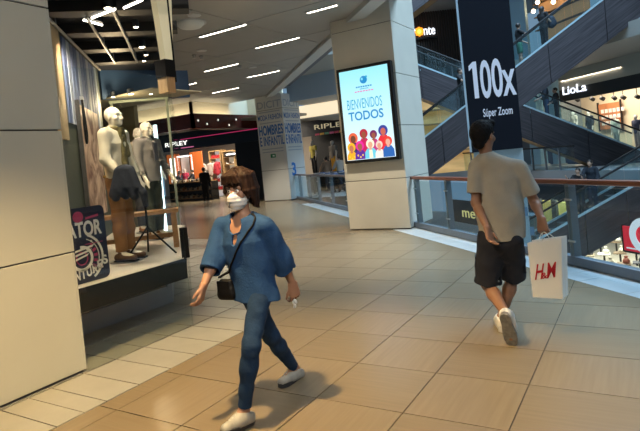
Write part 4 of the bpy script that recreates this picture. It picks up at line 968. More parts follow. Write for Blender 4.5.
# shop with mannequins on the far gallery
SF = 27.5
pa_, pb_ = fpt(545, 100, SF), fpt(700, 80, SF); eF = np.array([1, -1, 0])/math.sqrt(2); nF = np.array([1, 1, 0])/math.sqrt(2)
al = lambda p: (p[0]-p[1])/math.sqrt(2)
z_f0, z_f1 = fpt(590, 96.5, SF)[2], fpt(590, 84, SF)[2]
struct('trim_13', diag_box(SF, SF+.3, al(pa_)-.5, 14, z_f0, z_f1), m_blk, 'black fascia of the shop with white glowing name')
struct('trim_14', diag_box(SF, SF+.3, -60, 14, z_f1, 4.75), m_soff, 'pale strip above the black fascia')
sL = thing('shop_sign', fpt(576, 95, SF), 'glowing white shop name on the black fascia at right', 'sign')
l0, l1 = fpt(563, 95.2, SF-.05), fpt(586.5, 91, SF-.05)
text('lettering', 'LioLa', (l0+l1)/2*[1, 1, 0]+[0, 0, l0[2]], eF, (0, 0, 1), .42, emis('white_glow', (.85, .9, 1), 1.6), sL, .03, .0, width=np.linalg.norm((l1-l0)[:2]))
struct('wall_shop_right', diag_box(31.2, 31.4, al(pa_)-4, 16, 0, 4.75), mat('shop_beige', (.60, .50, .36), .6), 'beige back wall of the shop across the atrium')
lamp('added_far_shop_lamp', 'AREA', tuple(fpt(602, 110, 28.3)*[1, 1, 0]+[0, 0, 4.3]), tuple(fpt(600, 110, 30.)*[1, 1, 0]), 420, NEUT, 4., sy=1.2).rotation_euler = (0, 0, math.radians(-45))  # one area lamp added to brighten the shop across the atrium
struct('wall_shop_cheek', diag_box(SF, 31.3, al(pa_)-.6, al(pa_)-.4, 0, 4.75), mat('cheek_grey', (.25, .25, .25), .6), 'cheek wall at the left end of the shop across the atrium')
pp = thing('wall_poster', fpt(612, 140, 31.0), 'large brown poster with white lettering inside the shop across', 'poster')
c0, c1 = fpt(600, 130, 31.0), fpt(621.5, 101, 31.0)
pw_ = np.linalg.norm((c1-c0)[:2])
def fquad(p, q, z0, z1, s_off, m, name, parent):
    return MB().prism([[p[0], p[1], z0], [q[0], q[1], z0], [q[0], q[1], z1], [p[0], p[1], z1]], -nF*s_off).build(name, m, parent)
fquad(c0, c1, c0[2], c1[2], .04, mat('poster_rust', (.40, .15, .06), .5, var=.5, vscale=1.2), 'sheet', pp)
for i, z_ in enumerate((.3, .62, .94)):
    for k in range(6-i): fquad(c0+eF*(.25+.27*k), c0+eF*(.44+.27*k), c1[2]-z_-.2, c1[2]-z_, .06, mat('poster_text', (.75, .65, .6), .5), 'printed_mark', pp)
for a_, b_ in ((c0, c0+eF*.08), (c1-eF*.08, c1)): fquad(a_, b_, c0[2]-.1, c1[2]+.1, .07, m_blk, 'frame_side', pp)
for (px, tp, bt, lb, sl) in ((590.5, (.02, .022, .03), (.03, .03, .05), 'mannequin in a dark jacket in the shop across the atrium', .9), (575, (.60, .55, .48), (.4, .36, .3), 'mannequin in a pale dress in the shop across the atrium', .4), (616, (.42, .52, .48), (.35, .42, .40), 'mannequin in a pale green coat in the shop across', .8), (637, (.05, .06, .12), (.35, .3, .3), 'mannequin in a navy shirt at the right edge of the shop', .4)):
    q = fpt(px, 130, 29.); zz = fpt(px, 113 if px < 600 else 117, 29.)[2]-1.62
    J = pose((q[0], q[1], zz), math.pi*.75, 1.75); t = small_person((q[0], q[1], zz), lb, J, tp, bt, None, (.75, .72, .68), res=.022, sleeve=sl, cat='mannequin', name='mannequin')
    MB().obox((q[0], q[1], zz/2), eF*.4, nF*.3, np.array([0, 0, zz/2])).build('pedestal', mat('pedestal_pale', (.5, .45, .4), .5), t)
for k, px in enumerate((577, 592, 602, 614, 623, 637)):
    q = fpt(px, 99.5-.05*(px-577), 28.6); t = thing('track_spot', q, 'black track spotlight in the shop across, '+['first', 'second', 'third', 'fourth', 'fifth', 'sixth'][k]+' from the shop name', 'spotlight', 'track spots in the shop across')
    MB().lathe([(.05, -.1), (.10, -.08), (.10, .12), (.03, .15)], q, 10, (nF+np.array([.2*(k % 3-1), 0, -.6]))).build('can', m_blk, t); MB().tube([q, q+[0, 0, 4.7-q[2]]], .02, 5).build('stem', m_blk, t)
for k, (px, py, qx, qy, lb) in enumerate(((618, 60, 640, 57, 'near the rising escalator'),)):
    a, b_ = onz(px, py, 4.73), onz(qx, qy, 4.73); t = thing('ceiling_light', (a+b_)/2, 'white strip light on the soffit across the atrium, '+lb, 'ceiling light', 'soffit lights across the atrium')
    MB().obox((a+b_)/2, (b_-a)/2, np.array([.05, .05, 0]), np.array([0, 0, .015])).build('diffuser', m_strip, t); MB().obox((a+b_)/2+[0, 0, .025], (b_-a)/2*1.03, np.array([.08, .08, 0]), np.array([0, 0, .01])).build('frame', m_beam, t)
# glass parapets of the far galleries
def parapet(label, s, z, a0, a1, n, m, mr):
    t = thing('gallery_parapet', dpt(s, a0, z), label, 'railing')
    for k in range(n):
        x0, x1 = a0+(a1-a0)*k/n, a0+(a1-a0)*(k+1)/n; diag_box(s, s+.03, x0+.02, x1-.02, z, z+.98).build('glass_pane', m, t)
        diag_box(s-.04, s+.06, x0-.03, x0+.03, z, z+1.).build('post', m_post, t)
    diag_box(s-.06, s+.08, a0, a1, z+.98, z+1.05).build('handrail', mr, t)
    return t
def dpt(s, a, z): p = nr*(s/math.sqrt(2))+dg*a; return (p[0], p[1], z)
parapet('glass parapet of the gallery across the atrium', 22.1, 0, -32, al(fpt(575, 165, 22.1)), 14, m_eg, m_hr)
parapet('glass parapet of the upper gallery across', 22.5, 5.3, -36, al(fpt(500, 60, 22.5)), 12, m_eg, m_hr)
# upper gallery shop: slatted dark wood front with a small bright sign
DS = 36.
def vplane(px0, px1, z0, z1, dep, th=.1):
    a, b = atd(px0, 60, dep)*[1, 1, 0], atd(px1, 60, dep)*[1, 1, 0]; return MB().prism([a+[0, 0, z0], b+[0, 0, z0], b+[0, 0, z1], a+[0, 0, z1]], FH*th)
t = thing('slatted_front', atd(435, 60, DS)*[1, 1, 0]+[0, 0, 5.3], 'dark slatted wooden shop front on the upper gallery', 'shop front')
vplane(396, 482, 5.3, 13., DS+.2).build('backing', mat('slat_back', (.020, .014, .010), .6), t)
for k in range(34): vplane(398+2.45*k, 399.5+2.45*k, 5.3, 13., DS, .12).build('slat', mat('slat_wood', (.060, .038, .026), .55), t)
zs_ = atd(430, 34.5, DS-.3)[2]
sg = thing('shop_sign', atd(426, 33, DS-.3), 'small glowing sign with an orange burst on the upper gallery', 'sign'); wgl = emis('white_glow', (.85, .9, 1), 1.6)
text('lettering', 'nte', atd(432, 60, DS-.3)*[1, 1, 0]+[0, 0, zs_], _R0, (0, 0, 1), .62, wgl, sg, .03, .01, width=.75)
text('lettering', 'P', atd(415, 60, DS-.3)*[1, 1, 0]+[0, 0, zs_-.05], _R0, (0, 0, 1), .55, wgl, sg, .03, .02)
q = atd(422, 60, DS-.32)*[1, 1, 0]+[0, 0, zs_+.25]
for k in range(8):
    a = 2*math.pi*k/8; c = q+(_R0*math.cos(a)+np.array([0, 0, 1])*math.sin(a))*.22
    MB().ball(c, .10, 8, 6).build('burst_ray', emis('orange_glow', (1, .32, .02), 1.5), sg, True)
MB().ball(q, .14, 10, 8).build('burst_core', emis('yellow_glow', (1, .6, .1), 1.5), sg, True)
vplane(414, 440, zs_-.25, zs_-.15, DS-.3, .3).build('sign_rail', m_blk, sg)
# warm café front on the upper gallery, right of the banner
t = thing('cafe_front', fpt(535, 40, 26), 'warm lit café front on the upper gallery behind the riders', 'shop front')
a0, a1 = al(fpt(526, 20, 26)), al(fpt(575, 20, 26))
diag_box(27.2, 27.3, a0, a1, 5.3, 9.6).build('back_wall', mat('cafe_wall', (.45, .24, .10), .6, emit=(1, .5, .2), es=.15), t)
for k in range(7):
    a = a0+(a1-a0)*(k+.5)/7
    for z in (7.2, 7.9, 8.6):
        diag_box(26.9, 27.2, a-.45, a+.45, z, z+.05).build('shelf', mat('shelf_wood', (.30, .17, .07), .5), t)
for k in range(9):
    a = a0+(a1-a0)*(k+.5)/9; p = dpt(26.5, a, 8.2+.35*((k*5) % 4)); g = thing('pendant_lamp', p, 'glowing pendant bulb hanging before the café wall, '+['first', 'second', 'third', 'fourth', 'fifth', 'sixth', 'seventh', 'eighth', 'ninth'][k]+' from the left', 'pendant lamp', 'café pendant bulbs')
    MB().ball(p, .11, 8, 6).build('bulb', emis('cafe_bulb', (1, .72, .4), 9.), g, True); MB().tube([p, (p[0], p[1], 9.6)], .012, 5).build('cord', m_blk, g)
struct('wall_upper_blue', diag_box(26.0, 26.2, al(fpt(505, 20, 26)), al(fpt(525.5, 20, 26)), 5.3, 9.6), mat('pale_blue_wall', (.42, .62, .72), .5), 'pale blue wall panel beside the café')
# shops behind the man: pale blue column, white counter, warm lit shop at left
struct('wall_gallery', diag_box(29., 29.2, -34, al(pa_)-.8, 0, 4.75), mat('gallery_wall', (.18, .20, .23), .6), 'dark grey shop wall on the gallery across')
for (x0, x1, lb, m) in ((531, 541, 'first', mat('pale_blue_wall', (.42, .62, .72), .5)), (553, 558, 'second', mat('pale_blue_wall', (.42, .62, .72), .5))):
    t = thing('gallery_column', fpt((x0+x1)/2, 165, 25.2), 'pale blue column on the gallery across, %s from the banner' % lb, 'column'); a0, a1 = al(fpt(x0, 160, 25.2)), al(fpt(x1, 160, 25.2))
    diag_box(25.2, 25.8, a0, a1, 0.1, 4.75).build('shaft', m, t); diag_box(25.1, 25.9, a0-.05, a1+.05, 0, .1).build('base', m_beam, t)
t = thing('shop_counter', fpt(560, 163, 26.8), 'white counter on the gallery across below the escalator', 'counter'); a0, a1 = al(fpt(541, 160, 26.8)), al(fpt(585, 160, 26.8))
diag_box(26.8, 27.4, a0, a1, 0, .85).build('body', mat('counter_dark', (.05, .09, .20), .5), t); diag_box(26.7, 27.45, a0-.05, a1+.05, .85, .95).build('worktop', mat('counter_white', (.75, .77, .78), .4), t)
t = thing('warm_kiosk', fpt(455, 162, 25), 'warm lit kiosk on the gallery across left of the man', 'kiosk'); a0, a1 = al(fpt(432, 160, 25)), al(fpt(480, 160, 25))
vplane(414, 484, 0, 4.7, 31.).build('back_wall', mat('kiosk_wall', (.50, .32, .13), .6, emit=(1, .58, .2), es=.22, var=.35, vscale=.8, stretch=(1, 1, 4)), t)  # back wall glows by itself in place of the kiosk's lighting
for z_ in (1.2, 2.0, 2.8, 3.6): vplane(414, 484, z_, z_+.08, 30.6, .4).build('shelf', mat('shelf_wood', (.30, .17, .07), .5), t)
diag_box(25.0, 25.2, a0, a1, 0, .9).build('counter', mat('kiosk_counter', (.12, .08, .05), .5), t)
for k in range(12):
    a = a0+(a1-a0)*(k+.5)/12; g = thing('jar', dpt(25.1, a, .9), 'small jar on the warm kiosk counter, %s from the left' % ORD[k], 'jar', 'jars on the kiosk counter'); c = dpt(25.1, a, .9)
    h = .25+.12*((k*3) % 4); MB().lathe([(.10, 0), (.12, h*.5), (.08, h*.85), (.05, h*.9)], c, 8).build('vessel', mat('jar_%d' % (k % 4), [(.5, .2, .05), (.06, .04, .03), (.7, .55, .35), (.3, .06, .03)][k % 4], .4), g, True); MB().lathe([(.09, h*.86), (.09, h*.98)], c, 8).build('lid', m_blk, g)
# level below
struct('wall_below', diag_box(42, 42.3, -48, 14, -5.2, -.55), mat('below_wall', (.09, .10, .12), .6), 'dark shop fronts of the level below')
ms = thing('shop_sign', fpt(469, 214, 23), 'yellow glowing letters of a shop name on the level below', 'sign'); q = fpt(469, 216, 23.)
diag_box(23.05, 23.2, al(q)-2.2, al(q)+2.2, q[2]-.5, q[2]+.9).build('board', mat('board_dark', (.03, .035, .04), .5), ms)
text('lettering', 'me', q*[1, 1, 0]-nF*.02+[0, 0, q[2]-.1], eF, (0, 0, 1), .62, emis('yellow_letter', (1, .85, .35), .55), ms, .02, .0, width=1.5)
t = thing('kiosk', fpt(548, 222, 26), 'yellow lit shop on the level below behind the escalator', 'kiosk'); a0, a1 = al(fpt(540, 222, 26)), al(fpt(575, 222, 26))
z0_ = fpt(555, 228, 26)[2]; diag_box(26, 26.2, a0, a1, z0_, z0_+1.4).build('glow_wall', mat('kiosk_yellow', (.45, .36, .11), .6, emit=(1, .75, .2), es=.18), t)  # yellow glow set in the wall material, standing in for shop lamps
for k in range(3): diag_box(25.8, 26., a0+(a1-a0)*k/2.2, a0+(a1-a0)*k/2.2+.35, -5.2, z0_+1.5).build('pier', mat('board_dark', (.03, .035, .04), .5), t)
rs = thing('advert_board', fpt(634, 240, 20), 'red advertising board with a white ring shape on the level below', 'sign')
a, b_ = fpt(624.5, 250, 20), fpt(668, 228, 20); zr0, zr1 = a[2], fpt(632, 227, 20)[2]
diag_box(20., 20.1, al(a), al(b_), zr0, zr1).build('board', mat('advert_red', (.62, .012, .03), .5, emit=(.9, .02, .05), es=.45), rs)
diag_box(19.98, 20.12, al(a)-.06, al(a), zr0-.05, zr1+.05).build('frame', m_blk, rs); diag_box(19.98, 20.12, al(a), al(b_), zr0-.06, zr0).build('frame', m_blk, rs)
c = fpt(645, 236, 19.97); mb = MB()
for k in range(24):
    t0, t1 = 2*math.pi*k/24, 2*math.pi*(k+1)/24; mb.prism([c+eF*r_*math.cos(tt)+np.array([0, 0, r_*math.sin(tt)*.95]) for r_, tt in ((.36, t0), (.62, t0), (.62, t1), (.36, t1))], -nF*.02)
mb.build('ring_mark', mat('advert_white', (.8, .8, .82), .5, emit=(1, 1, 1), es=.4), rs)
diag_box(19.97, 20., al(a)+.12, al(b_)-.1, zr0+.08, zr0+.12).build('text_line', mat('advert_white', (.8, .8, .82), .5, emit=(1, 1, 1), es=.4), rs)
diag_box(20.05, 20.15, (al(a)+al(b_))/2-.06, (al(a)+al(b_))/2+.06, -5.2, zr0-.06).build('post', m_blk, rs)
k = 0
for row in range(3):
    for cl_ in range(5):
        q = onz(584+16*cl_+4*row, 244+11*row-1.2*cl_, -4.5); k += 1
        t = thing('market_table', (q[0], q[1], -5.2), 'small table with a vase on the level below, %s row, %s from the left' % (['back', 'middle', 'front'][row], ORD[cl_]), 'table', 'tables on the level below')
        MB().box(q[0]-.28, q[0]+.28, q[1]-.28, q[1]+.28, -4.53, -4.48).build('tabletop', mat('tt_%d' % (k % 5), [(.65, .6, .52), (.5, .42, .3), (.7, .68, .65), (.25, .18, .12), (.10, .10, .12)][k % 5], .5), t)
        MB().tube([(q[0], q[1], -5.2), (q[0], q[1], -4.53)], .05, 6).build('leg', m_blk, t)
        g = thing('vase', (q[0]+.1, q[1], -4.48), 'small vase on the level below, %s row, %s from the left' % (['back', 'middle', 'front'][row], ORD[cl_]), 'vase', 'vases on the level below')
        MB().lathe([(.13, 0), (.16, .12), (.08, .24)], (q[0]+.1, q[1], -4.48), 8).build('belly', mat('vase_%d' % (k % 4), [(.7, .62, .5), (.4, .1, .06), (.08, .08, .1), (.8, .78, .7)][k % 4], .4), g, True); MB().lathe([(.06, .23), (.09, .32), (.08, .33)], (q[0]+.1, q[1], -4.48), 8).build('rim', mat('vase_%d' % (k % 4), (.5, .5, .5), .4), g, True)
lq = onz(614, 256, -4.5); lamp('added_lower_lamp', 'AREA', (lq[0], lq[1], -.62), (lq[0], lq[1], -5.), 1100, NEUT, 5.)  # added unseen lamp under the slab, brightening the tables below

# banner pillar
dB_ = 13.6
bl = atd(459, 16, dB_); rc = unit(ray(487, 100)*[1, 1, 0]); rc = unit(rc-_R0*.035); nb = -rc; ub = np.array([rc[1], -rc[0], 0]); d_ = ray(510.5, 16); br = CAMP+d_*(((bl-CAMP)@nb)/(d_@nb)); wB = float((br-bl)@ub)
base = bl*[1, 1, 0]; zb = atd(499, 150, dB_)[2]
t = thing('banner_pillar', base+ub*wB/2-nb*.6, 'pale blue pillar standing in the atrium behind the black banner', 'pillar')
def bbox(a, b, o0, o1, z0, z1): return MB().prism([base+ub*a+nb*o0+[0, 0, z0], base+ub*b+nb*o0+[0, 0, z0], base+ub*b+nb*o0+[0, 0, z1], base+ub*a+nb*o0+[0, 0, z1]], -nb*(o0-o1))
m_pb = mat('pillar_pale_blue', (.42, .52, .57), .5)
for z0_, z1_ in ((-5.2, -3.2), (-3.19, -1.2), (-1.19, .8), (.81, 2.8), (2.81, 4.8), (4.81, 6.8), (6.81, 8.8)): bbox(.04, wB+.0, -.06, -1.1, z0_, z1_).build('panel', m_pb, t)
for k, (a, z) in enumerate(((wB-.05, -.4), (wB+.06, -.9), (wB-.02, .2), (wB+.04, -1.6))): bbox(a-.07, a+.03, -.055, -.06, z, z+.22).build('printed_mark', mat('mark_blue', (.16, .28, .42), .5), t)
bn = thing('hanging_banner', base+ub*wB/2+[0, 0, zb], 'tall black banner reading 100x on the atrium pillar', 'banner')
m_ban = mat('banner_black', (.006, .0075, .015), .55, spec=.25); bbox(0, wB, .02, -.05, zb, 8.8).build('sheet', m_ban, bn)
bbox(-.05, 0, .022, -.3, zb+.01, 8.8).build('edge', mat('banner_edge', (.55, .66, .74), .4), bn)
def on_ban(px, py):
    d = ray(px, py); P0 = base+nb*.021; return CAMP+d*(((P0-CAMP)@nb)/(d@nb))
m_bt = mat('banner_print', (.62, .66, .76), .5, emit=(.8, .85, 1), es=.18)
q0, q1 = on_ban(471.5, 97), on_ban(516.5, 95.5); qt = on_ban(469, 58)
hT = qt[2]-q0[2]-.06; wT = float((q1-q0)@ub); o_ = q0*[1, 1, 0]+[0, 0, (q0[2]+q1[2])/2]
MB().prism([o_+ub*wT*x_+np.array([0, 0, hT*y_]) for x_, y_ in ((.075, 0), (.175, 0), (.175, 1.), (.095, 1.), (-.005, .90), (-.005, .76), (.075, .84))], nb*.006).build('lettering', m_bt, bn)
text('lettering', '00x', o_+ub*wT*.61, ub, (0, 0, 1), hT, m_bt, bn, .006, .018, width=wT*.78)
q0, q1 = on_ban(483.5, 116), on_ban(513, 114.5)
text('lettering', 'Súper Zoom', (q0+q1)/2*[1, 1, 0]+[0, 0, (q0[2]+q1[2])/2], ub, (0, 0, 1), .20, m_bt, bn, .006, .012, width=float((q1-q0)@ub))

# riders on the escalators
def rider(px, S0, d, label, H, az, top, bottom, **kw):
    # foot point on the steps: run along the escalator until it is seen at column px
    lo, hi = 0., 40.
    for _ in range(50):
        m_ = (lo+hi)/2; p = S0+d*m_+eN*.72+[0, 0, -.22]; q_, z_ = proj(p)
        if q_[0] < px: lo = m_
        else: hi = m_
    p = S0+d*lo+eN*.72+[0, 0, -.22]; s = H/1.72
    arms = kw.pop('arms', ((20, 6), (20, 6))); lf = kw.pop('fore', (30, 30)); turn = kw.pop('turn', 0)
    J = pose(p, az, H, arms[0], arms[1], .0, 1., turn, lf[0], lf[1])
    return small_person(p, label, J, top, bottom, s=s, **kw)
azr = math.atan2(-eH[0], eH[1])           # facing up the slope of A and C
rider(521.5, SA, dA, 'rider in a dark shirt and green shorts behind the banner', 1.72, azr, (.012, .014, .02), (.03, .14, .09), frac=.42, turn=60, arms=((10, 6), (50, 6)), fore=(40, 60))
rider(545.5, SA, dA, 'woman in black with long hair riding the upper escalator', 1.64, azr+.6, (.008, .008, .010), (.012, .012, .018), hairlong=True, sleeve=.4, arms=((25, 5), (10, 5)))
rider(463.5, SA, dA, 'rider in black leaning on the handrail left of the banner', 1.74, azr-.5, (.012, .013, .018), (.01, .01, .014), sleeve=.4, arms=((60, 20), (40, 10)))
rider(548, SB_, dB, 'rider in blue jeans under the crossing escalator', 1.78, azr+math.pi, (.02, .02, .025), (.03, .06, .12), sleeve=.9)
rider(558.5, SB_, dB, 'second rider in dark trousers beside the one in jeans', 1.72, azr+math.pi, (.02, .02, .02), (.012, .014, .02), sleeve=.9)
rider(582, SC_, dC, 'rider with raised hand on the lower escalator', 1.76, math.pi+YAW*.6, (.015, .016, .02), (.02, .035, .05), sleeve=.9, arms=((30, 8), (45, 5)), fore=(95, 80))
rider(594, SC_, dC, 'taller man in dark blue on the lower escalator', 1.80, math.pi+YAW*.6, (.012, .016, .03), (.02, .035, .07), sleeve=.9, arms=((5, 5), (30, 5)), fore=(20, 60))
t = thing('backpack', fpt(557, 28, 18.), 'dark backpack carried by the woman in black', 'backpack')
lo = [o for o in SC.objects if o.get('label') == 'woman in black with long hair riding the upper escalator'][0]
p = np.array(lo.location)+eH*.30+[0, 0, 1.02]; t.location = tuple(p-[0, 0, .22])
S = SDF(); S.cone(p-[0, 0, .1], p+[0, 0, .1], .15, .13, .04); S.cone(p+eH*.1-[0, 0, .08], p+eH*.1, .09, .08, .04); S.build('pack', .02, mat('pack_dark', (.012, .016, .03), .8), t)
MB().tube(bez([p+[0, 0, .18], p-eH*.13+[0, 0, .2], p-eH*.17, p-eH*.12-[0, 0, .15]]), .018, 6).build('strap', m_blk, t, True)
# ------------------------------------------------------------------ advertising screen on the middle pillar
YS = 9.62
sx0, sx1, sz0, sz1 = -5.175, -3.995, 1.37, 3.28
sc_ = thing('advertising_screen', ((sx0+sx1)/2, 9.7, sz0), 'bright upright advertising screen with greeting on the middle pillar', 'screen')
MB().box(sx0, sx1, YS, 9.749, sz0, sz1).build('housing', mat('screen_black', (.010, .010, .011), .35), sc_, bevel=.008)
fr = .062; x0, x1, z0, z1 = sx0+fr, sx1-fr, sz0+fr, sz1-fr
m_scr = bpy.data.materials.new('screen_glow'); m_scr.use_nodes = True
nt = m_scr.node_tree; b = nt.nodes['Principled BSDF']; b.inputs['Base Color'].default_value = (.02, .02, .02, 1); b.inputs['Roughness'].default_value = .25
tc = nt.nodes.new('ShaderNodeTexCoord'); sp_ = nt.nodes.new('ShaderNodeSeparateXYZ'); r = nt.nodes.new('ShaderNodeValToRGB')
mr_ = nt.nodes.new('ShaderNodeMapRange'); mr_.inputs[1].default_value = z0-sz0; mr_.inputs[2].default_value = z1-sz0
nt.links.new(tc.outputs['Object'], sp_.inputs[0]); nt.links.new(sp_.outputs['Z'], mr_.inputs[0]); nt.links.new(mr_.outputs[0], r.inputs['Fac'])
r.color_ramp.elements[0].color = (.72, .86, .93, 1); r.color_ramp.elements[1].color = (.30, .74, .86, 1)
nt.links.new(r.outputs['Color'], b.inputs['Emission Color']); b.inputs['Emission Strength'].default_value = 1.05
MB().box(x0, x1, YS-.003, YS+.01, z0, z1).build('display', m_scr, sc_)
def sE(n_, c, s=1.0): return mat('scr_'+n_, tuple(q*.05 for q in c), .5, emit=c, es=s)
U = lambda u: x0+(x1-x0)*u
V = lambda v: z1-(z1-z0)*v
ly = [YS-.004]
def flat(pts, m, name, hgt=.0008):
    ly[0] -= .00035; MB().prism([(U(u), ly[0], V(v)) for u, v in pts], (0, -.0003, 0)).build(name, m, sc_)
def oval(u, v, ru, rv, n=18, a0=0, a1=360): return [(u+ru*math.cos(math.radians(a0+(a1-a0)*k/n)), v-rv*math.sin(math.radians(a0+(a1-a0)*k/n))) for k in range(n if a1-a0 == 360 else n+1)]
dk = sE('deep_blue', (.01, .24, .55)); tl = sE('teal', (.02, .36, .58)); pk = sE('pink', (.8, .05, .3))
flat(oval(.50, .125, .075, .042), dk, 'logo_disc'); flat(oval(.56, .095, .022, .012), tl, 'logo_dot'); flat(oval(.47, .115, .02, .016), sE('sky', (.2, .65, .85)), 'logo_mark')
for (v, hw, hh, mm) in ((.198, .17, .007, dk), (.222, .09, .004, dk), (.248, .20, .005, pk)):
    for k in range(7): flat([(.5-hw+2*hw*k/7, v-hh), (.5-hw+2*hw*(k+.75)/7, v-hh), (.5-hw+2*hw*(k+.75)/7, v+hh), (.5-hw+2*hw*k/7, v+hh)], mm, 'small_print')
text('lettering', 'BIENVENIDOS', (U(.47), YS-.006, V(.435)), (1, 0, 0), (0, 0, 1), .20, tl, sc_, .0005, .0, width=.76)
text('lettering', 'TODOS', (U(.48), YS-.006, V(.56)), (1, 0, 0), (0, 0, 1), .17, dk, sc_, .0005, .02, width=.76)
# the illustrated crowd: hair, face, clothes of each figure
crowd = [(.17, .76, .10, (.75, .12, .05), (.16, .05, .03), (.02, .02, .12), .105), (.40, .72, .085, (.45, .01, .04), (.28, .08, .04), (.55, .01, .1), .10), (.60, .74, .075, (.15, .01, .10), (.3, .09, .05), (.5, .03, .2), .09), (.80, .71, .095, (.03, .05, .30), (.55, .12, .08), (.75, .02, .04), .11),
         (.12, .86, .085, (.85, .45, .02), (.5, .16, .08), (.85, .40, .02), .10), (.30, .85, .09, (.75, .02, .30), (.32, .10, .06), (.10, .02, .30), .11), (.52, .84, .085, (.92, .84, .62), (.72, .36, .24), (.15, .58, .72), .12), (.70, .86, .07, (.8, .6, .5), (.7, .3, .2), (.8, .75, .7), .09), (.88, .83, .085, (.75, .05, .03), (.75, .38, .28), (.02, .12, .42), .11)]
for k, (u, v, r_, hc, fc, cc_, bw) in enumerate(crowd):
    flat(oval(u, v-.005, r_*1.0, r_*.62), sE('hair%d' % k, hc), 'drawn_hair'); flat([(u-bw*.55, v+.045), (u+bw*.55, v+.045), (u+bw, v+.085), (u+bw*1.05, min(.995, v+.3)), (u-bw*1.05, min(.995, v+.3)), (u-bw, v+.085)], sE('coat%d' % k, cc_), 'drawn_coat')
    flat([(u-.02, v+.02), (u+.02, v+.02), (u+.025, v+.06), (u-.025, v+.06)], sE('face%d' % k, fc), 'drawn_neck'); flat(oval(u, v+.006, r_*.55, r_*.42), sE('face%d' % k, fc), 'drawn_face')
    if k in (4, 5): 
        for j in range(3): flat(oval(u-.05+.05*j, v+.10+.02*(j % 2), .016, .012, 8), sE('yellow', (.9, .6, .05)), 'drawn_dot')
    if k == 6: flat([(u-.03, v+.06), (u+.03, v+.06), (u+.04, .99), (u-.04, .99)], sE('cream', (.9, .8, .6)), 'drawn_shirt')
# ------------------------------------------------------------------ the walking woman
def JP(x, y, d): return atd(x, y, d)
Wf = unit(np.array([-.06, -1., 0.])); Wz = np.array([0, 0, 1.])
W_ = dict(head=JP(239.5, 190.5, 3.35), neck=JP(243.5, 217, 3.36), ls=JP(266, 226.5, 3.27), rs=JP(222, 226, 3.45), le=JP(283, 262, 3.35), lw=JP(292.5, 284, 3.40), lf=JP(297, 303, 3.42),
          re=JP(213.5, 262, 3.36), rw=JP(203.5, 286, 3.25), rf=JP(199.5, 304, 3.21), lh=JP(261.5, 287, 3.31), rh=JP(248, 288, 3.40), lk=JP(251, 346, 3.14), la=JP(242, 408, 3.17), rk=JP(271, 336, 3.53), ra=JP(287, 373, 3.74))
W_['fwd'] = Wf; W_['face'] = unit(np.array([.10, -1., -.09])); W_['hup'] = unit(np.array([0.02, -.10, 1.])-0)
W_['hup'] = unit(W_['hup']-W_['face']*np.dot(W_['hup'], W_['face']))
W_['lth'] = unit(np.array([-.3, -1., .1])); W_['rth'] = unit(np.array([.4, -.9, .2]))
g0, g1 = onz(247, 420, 0), onz(231, 430, 0)
W_['lbase'] = np.array([W_['la'][0], W_['la'][1], 0.004]); W_['lt'] = W_['lbase']+unit((g1-g0)*[1, 1, 0])*.19+[0, 0, .03]; W_['lsup'] = unit(np.array([.0, .16, 1.]))
W_['la'] = W_['lbase']+W_['lsup']*.085
tb = onz(279, 389, 0); hb = W_['ra']-[0, 0, 0]
td = unit(tb-(hb-np.array([0, 0, .085]))); W_['rt'] = tb+[0, 0, .02]
sup = unit(np.array([0, 0, 1.])-td*td[2]); W_['rsup'] = sup; W_['rbase'] = tb-td*.175+[0, 0, .006]; W_['ra'] = W_['rbase']+sup*.085
S_W = 1.53/1.68
wo = thing('person', (W_['neck'][0], W_['neck'][1], 0), 'woman in a white face mask and loose blue tunic walking towards us', 'person')
m_skin = mat('skin_woman', (.36, .19, .12), .48, spec=.4)
body_sdf(W_, S_W, True, curl=(.75, .55)).build('body', .004, m_skin, wo)
head_parts(W_, wo, S_W)
m_tunic = mat('tunic_chambray', (.018, .060, .160), .85, spec=.25, var=.14, vscale=14, bump=.25, bscale=90)
T, hem, up, fw, lr = top_sdf(W_, S_W, .011, .55, None, 1.06, .075, .074, .045, .060, .008)
hp_ = (W_['lh']+W_['rh'])/2
# fuller peplum and flared three-quarter sleeves
T.p = [p for p in T.p]
peak = []
pk_ = SDF(); pk_.p = []
pk_.cone(hp_+up*.16, hp_-up*.12, .122, .152, .05, (fw, 1.30))
for a, b_, c in (('ls', 'le', 'lw'), ('rs', 're', 'rw')):
    e_ = W_[b_]+(W_[c]-W_[b_])*.36; pk_.cone(W_[a]*.85+W_[b_]*.15, W_[b_], .043, .053, .02); pk_.cone(W_[b_], e_, .052, .070, .02, None, 0.)
sub = SDF()
for a, b_, c in (('ls', 'le', 'lw'), ('rs', 're', 'rw')):
    e_ = W_[b_]+(W_[c]-W_[b_])*.36; u_ = unit(e_-W_[b_]); sub.cone(e_-u_*.06, e_+u_*.10, .046, .070, .002, None, None, 's')
ni_ = [i for i, p in enumerate(T.p) if p[0] == 'e'][0]; neckp = T.p.pop(ni_)
T.p = [p for p in T.p if not (p[0] == 'c' and p[8] == 's')]
